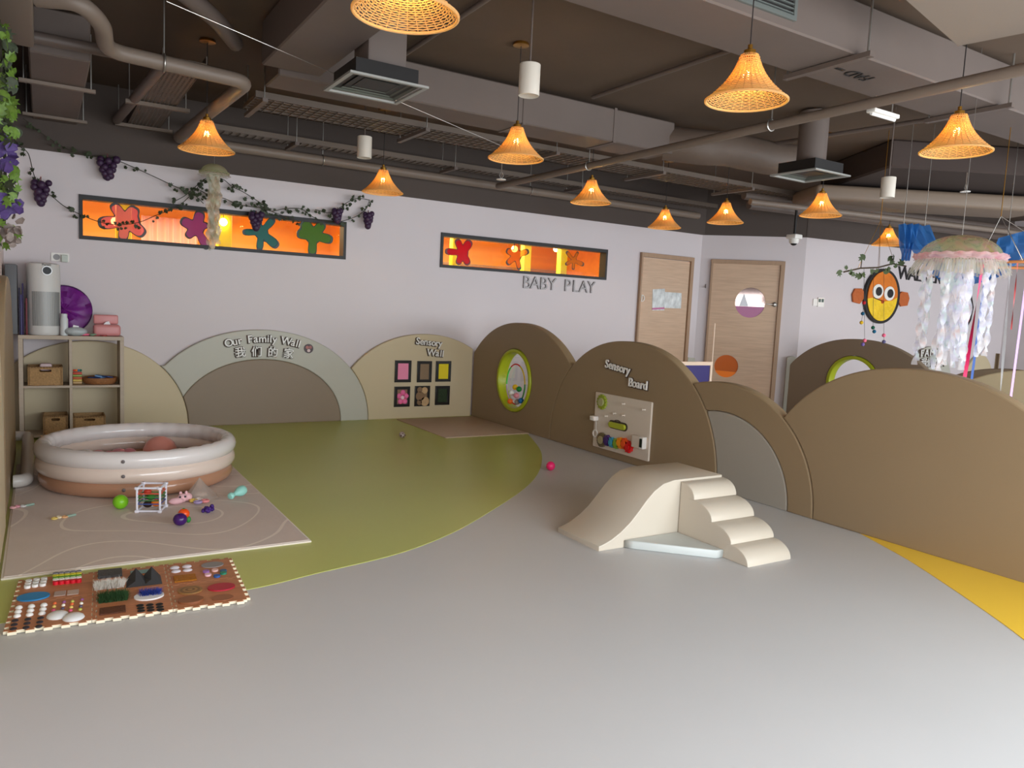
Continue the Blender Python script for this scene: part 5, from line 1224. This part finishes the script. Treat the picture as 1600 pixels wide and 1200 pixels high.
# ------------------------------------------------------------------ jellyfish
IR = [(226, 206, 120), (236, 176, 170), (226, 216, 170), (190, 206, 160), (236, 216, 190)]
def ribbon(a, b, w, tw, n=40, amp=.012, ph=0):
    vs = []; fs = []
    for i in range(n+1):
        s = i/n; p = a.lerp(b, s)+Vector((amp*sin(s*14+ph), amp*cos(s*11+ph), 0)); an = ph+tw*s
        d = Vector((cos(an), sin(an), 0))*w/2; vs += [tuple(p-d), tuple(p+d)]
    for i in range(n): fs.append((2*i, 2*i+1, 2*i+3, 2*i+2))
    return vs, fs
def jelly(cen, R, H, skirt, tent, label, seed, top=3.34, mcols=(.35, .5), lens=(.5, .8), rt=.6, strings=True, rib_w=.022, center_n=0):
    random.seed(seed); t = T('jellyfish_lantern', label, 'hanging decoration', cen)
    md = see_through('film_dome', (220, 210, 170), mcols[0], .12, IR); mr = see_through('film_frill', (238, 186, 196), .7, .2, [(240, 180, 190), (244, 214, 214), (236, 190, 206)])
    ms = see_through('film_skirt', (216, 204, 182), .6, .2, [(224, 206, 178), (206, 206, 190), (232, 210, 200)]); mt = see_through('film_tentacle', (244, 240, 240), .58, .2, [(255, 222, 214), (252, 248, 246), (250, 248, 250), (236, 234, 252), (228, 246, 242), (255, 250, 246)])
    if seed == 4: mt = see_through('film_small_tentacle', (226, 222, 190), .5, .15, [(232, 236, 214), (246, 230, 214), (244, 242, 232), (226, 232, 220)]); md = see_through('film_small_dome', (214, 216, 180), .45, .12, [(206, 214, 170), (226, 214, 180)]); mr = md
    MB().lathe([(R*cos(a), H*sin(a)) for a in [pi/2*k/10 for k in range(11)]][:-1]+[(.002, H)], 32, caps=False).build('dome', md, t)
    fz = []; n = 96; vs = []; fs = []
    for q, (rr_, z) in enumerate(((1.0, .02), (1.1, .035), (1.13, 0), (1.06, -.03), (1.1, -.05))):
        for i in range(n): a = 2*pi*i/n; j = rr_*R*(1+.02*sin(a*17+q)+.012*sin(a*31+2*q)); vs.append((j*cos(a), j*sin(a), z*R*2+.004*sin(a*23)))
    for q in range(4):
        for i in range(n): fs.append((q*n+i, (q+1)*n+i, (q+1)*n+(i+1) % n, q*n+(i+1) % n))
    MB().add(vs, fs).build('frill', mr, t)
    sk = MB(); m_ = 90
    for i in range(m_):
        a = 2*pi*i/m_; a2 = a+2*pi/m_*.8; l = skirt*random.uniform(.8, 1.1); o1 = 1.04*R; o2 = 1.24*R
        sk.add([(o1*cos(a), o1*sin(a), -.06*R), (o1*cos(a2), o1*sin(a2), -.06*R), (o2*cos(a2), o2*sin(a2), -l), (o2*cos(a), o2*sin(a), -l)], [(0, 1, 2, 3)], False)
    sk.build('skirt', ms, t, kind='stuff')
    for i in range(tent):
        a = 2*pi*i/tent+.2; rr_ = R*rt; l = random.uniform(*lens); A = Vector((rr_*cos(a), rr_*sin(a), -.03)); B = A+Vector((0, 0, -l))
        b = MB(); b.add(*ribbon(A, B, rib_w*1.6, l*24, 56, .006, i)); b.add(*ribbon(A+Vector((.012, 0, 0)), B+Vector((.01, 0, .03)), rib_w, -l*21, 56, .008, i+2))
        b.build('tentacle', mt, t)
    for i in range(center_n):
        a = random.uniform(0, 6.28); rr_ = R*.38*random.random()**.5; l = random.uniform(lens[0]*1.0, lens[1]*1.05)
        b = MB(); b.add(*ribbon(Vector((rr_*cos(a), rr_*sin(a), -.02)), Vector((rr_*cos(a)*1.1, rr_*sin(a)*1.1, -l)), rib_w*1.3, l*random.uniform(12, 28), 50, .02, i))
        b.build('tentacle', mt, t)
    MB().tube([(0, 0, H), (0, 0, top-cen[2])], .0018, 5).build('string', M_STEEL, t)
    return t
DJ = 5.35; px2m = DJ/F
cen = atd(1500, 402, DJ)
jelly(cen, 62*px2m*.93, 34*px2m*1.0, 27*px2m, 10, 'large iridescent jellyfish lantern with long curly streamers', 3, top=3.34, lens=(.55, .78), rt=.82, center_n=30, rib_w=.026)
cen = atd(335, 270, 7.4); jelly(cen, .125, .085, .03, 5, 'small pale jellyfish lantern before the long window', 4, top=2.97, lens=(.6, .72), rt=.28, center_n=12, rib_w=.03)

# ------------------------------------------------------------------ face decoration on the right wall
u, v = onp(1375, 463, F3); W3 = (onp(1402, 463, F3)[0]-onp(1347, 463, F3)[0])/2; H3 = (onp(1375, 421, F3)[1]-onp(1375, 507, F3)[1])/2
t = T('face_plaque', 'oval orange and yellow crinkled face plaque with big eyes and side fins', 'wall decoration', F3 @ Vector((u, v-H3, 0)))
solid('rim', [ell(u, v, W3, H3, 48)], M_BLACK, F3, .05, .006, .001, t)
MOR = mat('orange_crepe', (216, 116, 20), .6, bump=1.2, bscale=12, var=.12, vscale=6); MYE = mat('yellow_crepe', (240, 196, 20), .4, bump=1.5, bscale=14, var=.12, vscale=6)
up = [(u-W3*.04+W3*.84*cos(a), v+H3*.9*sin(a)) for a in [pi*k/24 for k in range(25)]]
upl = [(x, y) for x, y in up]+[(u-W3*.88, v-H3*.12), (u-W3*.5, v-H3*.06), (u, v-H3*.18), (u+W3*.5, v-H3*.14)]
solid('orange_crepe', [upl], MOR, F3, .02, .004, .051, t)
lo_ = [(u-W3*.04+W3*.84*cos(a), v+H3*.9*sin(a)) for a in [pi+pi*k/24 for k in range(25)]]
solid('yellow_crepe', [lo_+[(u+W3*.5, v-H3*.1), (u, v-H3*.2), (u-W3*.5, v-H3*.1)]], MYE, F3, .018, .004, .051, t)
for s in (-1, 1):
    eu, ev = u+s*W3*.33-.02, v+H3*.14-.01*s
    e = solid('eye', [ell(eu, ev, W3*.30, H3*.26, 28)], mat('eye_white', (236, 230, 220), .5), F3, .012, .002, .071, t)
    q_ = solid('pupil', [ell(eu+.012, ev, W3*.17, H3*.16, 24)], M_BLACK, F3, .008, .002, .083, t)
    fu = u+s*(W3*1.0); solid('side_fin', [[(fu, v-.06), (fu+s*.07, v-.14), (fu+s*.22, v-.12), (fu+s*.25, v+.0), (fu+s*.2, v+.09), (fu+s*.06, v+.1), (fu, v+.05)][::s]], mat('rust_crepe', (186, 92, 34), .6, bump=1.5, bscale=14), F3, .025, .004, .01, t)
solid('nose_ring', [ell(u-.02, v-H3*.2, .028, .028, 16), ell(u-.02, v-H3*.2, .014, .014, 12)], mat('red_ring', (190, 50, 20), .5), F3, .01, 0, .071, t)
# red/black decoration half hidden
us, vs_ = onp(1510, 500, F3)
t = T('face_plaque', 'red and black crescent plaque half hidden behind the ribbons', 'wall decoration', F3 @ Vector((us, vs_-.4, 0)))
def quad3(*pp): return [onp(*p, F3) for p in pp]
solid('black_rim', [quad3((1508, 452), (1515, 462), (1518, 480), (1514, 500), (1508, 512), (1503, 527), (1504, 515), (1508, 500), (1510, 480))], M_BLACK, F3, .04, .003, .001, t)
solid('red_crepe', [quad3((1506, 465), (1512, 480), (1511, 498), (1505, 512), (1504, 500))], mat('red_crepe', (190, 20, 50), .5, bump=1, bscale=14), F3, .05, .003, .001, t)

# twig mobile with pompoms
MD = 7.6
tw = T('twig_mobile', 'leafy twig with coloured pompoms hung on strings before the face plaque', 'mobile', atd(1372, 418, MD))
MB().tube([atd(1318, 425, MD), atd(1345, 419, MD), atd(1372, 418, MD), atd(1395, 412, MD), atd(1416, 416, MD)], .008, 6).build('twig', mat('twig_bark', (84, 66, 50), .8), tw, world=True)
MB().tube([atd(1345, 419, MD), atd(1347, 404, MD)], .005, 6).build('twig', mat('twig_bark', (84, 66, 50), .8), tw, world=True)
random.seed(8)
for px, py in ((1312, 427), (1322, 418), (1330, 425), (1334, 429), (1341, 431), (1347, 403), (1350, 429), (1363, 424), (1370, 423), (1386, 423), (1390, 420), (1392, 405), (1397, 402), (1400, 415), (1409, 409), (1394, 410)):
    o = inst('tl', LG, mat('twig_leaf', (70, 82, 40), .6), atd(px, py, MD-.02), (pi/2+random.uniform(-.5, .5), random.uniform(-3, 3), random.uniform(-.6, .3)), random.uniform(.05, .085), 'leaf', tw)
top = atd(1376, 345, MD)
for q in ((1340, 420), (1372, 418), (1374, 418), (1398, 412)): MB().tube([top, atd(*q, MD)], .002, 5).build('string', M_BRASS, tw, world=True)
MB().tube([top, Vector((top.x, top.y, HC))], .003, 5).build('string', M_BRASS, tw, world=True)
strs = [((1350, 420), [(1350, 473, (170, 20, 30)), (1348, 490, (20, 80, 110)), (1346, 504, (210, 170, 30))]), ((1365, 420), [(1364, 512, (20, 80, 60)), (1366, 518, (20, 90, 120))]),
        ((1350, 520), [(1351, 532, (226, 110, 130)), (1348, 538, (110, 90, 150))]), ((1381, 508), [(1381, 524, (232, 100, 130)), (1381, 534, (90, 84, 120))])]
for a, bs in strs:
    MB().tube([atd(a[0], 418, MD)]+[atd(x, y, MD) for x, y, c in bs], .0018, 5).build('bead_string', M_CORD, tw, world=True)
    for x, y, c in bs: MB().ball(atd(x, y, MD), .019, 10, 8).build('pompom', mat('pom_%d_%d_%d' % c, c, .9), tw, world=True)

# blue gauze, hoop with ribbons
GB = see_through('blue_gauze', (40, 112, 180), .82, .6); GB2 = see_through('blue_gauze_light', (90, 150, 205), .6, .6)
def cloth(pix, depth, m, parent, nu=14, amp=.03):
    """pix: left edge list and right edge list top->bottom; draped with folds, 2 mm thick"""
    A = smooth_path([atd(*p, depth) for p in pix[0]], 6); B = smooth_path([atd(*p, depth+.15) for p in pix[1]], 6); n = min(len(A), len(B)); vs = []; fs = []
    for i in range(n):
        for k in range(nu+1): s = k/nu; p = A[i].lerp(B[i], s)+CF*amp*sin(s*17+i*.2); vs.append(tuple(p))
    for i in range(n-1):
        for k in range(nu): a = i*(nu+1)+k; fs.append((a, a+1, a+nu+2, a+nu+1))
    return MB().add(vs, fs).build('cloth_panel', m, parent, world=True)
gz = T('gauze_drape', 'blue gauze swathe draped from the ceiling behind the big jellyfish', 'fabric', atd(1430, 356, 7.2))
cloth(([(1404, 350), (1407, 380), (1410, 395), (1407, 406)], [(1434, 350), (1430, 372), (1424, 390), (1422, 408)]), 7.2, GB, gz)
cloth(([(1410, 352), (1422, 380), (1432, 398), (1444, 416)], [(1450, 352), (1462, 378), (1480, 395), (1500, 405)]), 7.3, GB, gz)
cloth(([(1444, 414), (1455, 424), (1466, 434), (1470, 441)], [(1500, 404), (1500, 420), (1500, 434), (1500, 443)]), 7.25, GB, gz)
cloth(([(1498, 404), (1500, 420), (1503, 440), (1508, 447)], [(1592, 404), (1583, 416), (1572, 427), (1556, 436)]), 7.2, GB, gz)
for q in ((1412, 352), (1445, 353)): p_ = atd(*q, 7.3); MB().tube([p_, Vector((p_.x, p_.y, HC))], .003, 5).build('string', M_STEEL, gz, world=True)
gz2 = T('gauze_drape', 'broad blue gauze sheet at the right picture edge above the hoop', 'fabric', atd(1590, 400, 7.4))
cloth(([(1560, 372), (1558, 385), (1556, 396), (1552, 408)], [(1640, 350), (1640, 370), (1640, 385), (1640, 400)]), 7.4, GB, gz2)
p_ = atd(1575, 368, 7.42); MB().tube([p_, Vector((p_.x, p_.y, HC))], .003, 5).build('string', M_STEEL, gz2, world=True)
HD = 6.0
hc_ = atd(1602, 414, HD); hp = T('ribbon_hoop', 'wooden hoop hung on strings with coloured ribbons at the right edge', 'mobile', hc_)
MB().tube([hc_+Vector((.33*cos(2*pi*k/40), .33*sin(2*pi*k/40), 0)) for k in range(40)], .012, 8, closed=True).build('hoop', mat('orange_wood', (206, 132, 78), .5), hp, world=True)
ap_ = atd(1564, 338, HD)
for k in range(4): MB().tube([ap_, hc_+Vector((.33*cos(pi/2*k+.4), .33*sin(pi/2*k+.4), 0))], .0025, 5).build('string', M_STEEL, hp, world=True)
MB().tube([ap_, Vector((ap_.x, ap_.y, 3.0))], .003, 5).build('string', M_BRASS, hp, world=True)
def hoop_pt(px):
    best = None
    for k in range(180):
        p = hc_+Vector((.33*cos(pi*k/90), .33*sin(pi*k/90), 0)); q = p-EYE; z = q.dot(CF); x = 800+F*q.dot(CR)/z
        if best is None or abs(x-px)+.5*(z-5.6) < best[0]: best = (abs(x-px)+.5*(z-5.6), p, z)
    return best[1], best[2]
def rib(px0, py0, px1, py1, d, w, col, label, twist=0):
    a, d = hoop_pt(px0); b_ = atd(px1, py1, d); b = MB(); n = 30; vs = []; fs = []
    for i in range(n+1):
        p = a.lerp(b_, i/n); an = twist*i/n-.55; e = Vector((cos(an), sin(an), 0))*w/2; vs += [tuple(p-e), tuple(p+e)]
    b.add(vs, [(2*i, 2*i+1, 2*i+3, 2*i+2) for i in range(n)]).build('ribbon', col, label=label, cat='ribbon')
rib(1536, 414, 1507, 592, 5.95, .028, mat('ribbon_pink', (226, 30, 96), .5), 'hot pink ribbon behind the jellyfish streamers', 3)
rib(1542, 414, 1518, 594, 5.85, .022, mat('ribbon_blue', (20, 74, 150), .5), 'royal blue ribbon right of the pink one')
rib(1607, 414, 1579, 624, 5.75, .018, mat('ribbon_lilac', (206, 160, 222), .5), 'lilac ribbon at the right picture edge')
rib(1580, 414, 1563, 615, 5.72, .02, see_through('ribbon_white', (214, 214, 214), .6, .4), 'white translucent ribbon left of the lilac one', 4)
rib(1590, 414, 1580, 515, 6.3, .010, mat('ribbon_red', (190, 70, 70), .5), 'short thin red ribbon beside the far door', 6)
SC.render.film_transparent = False
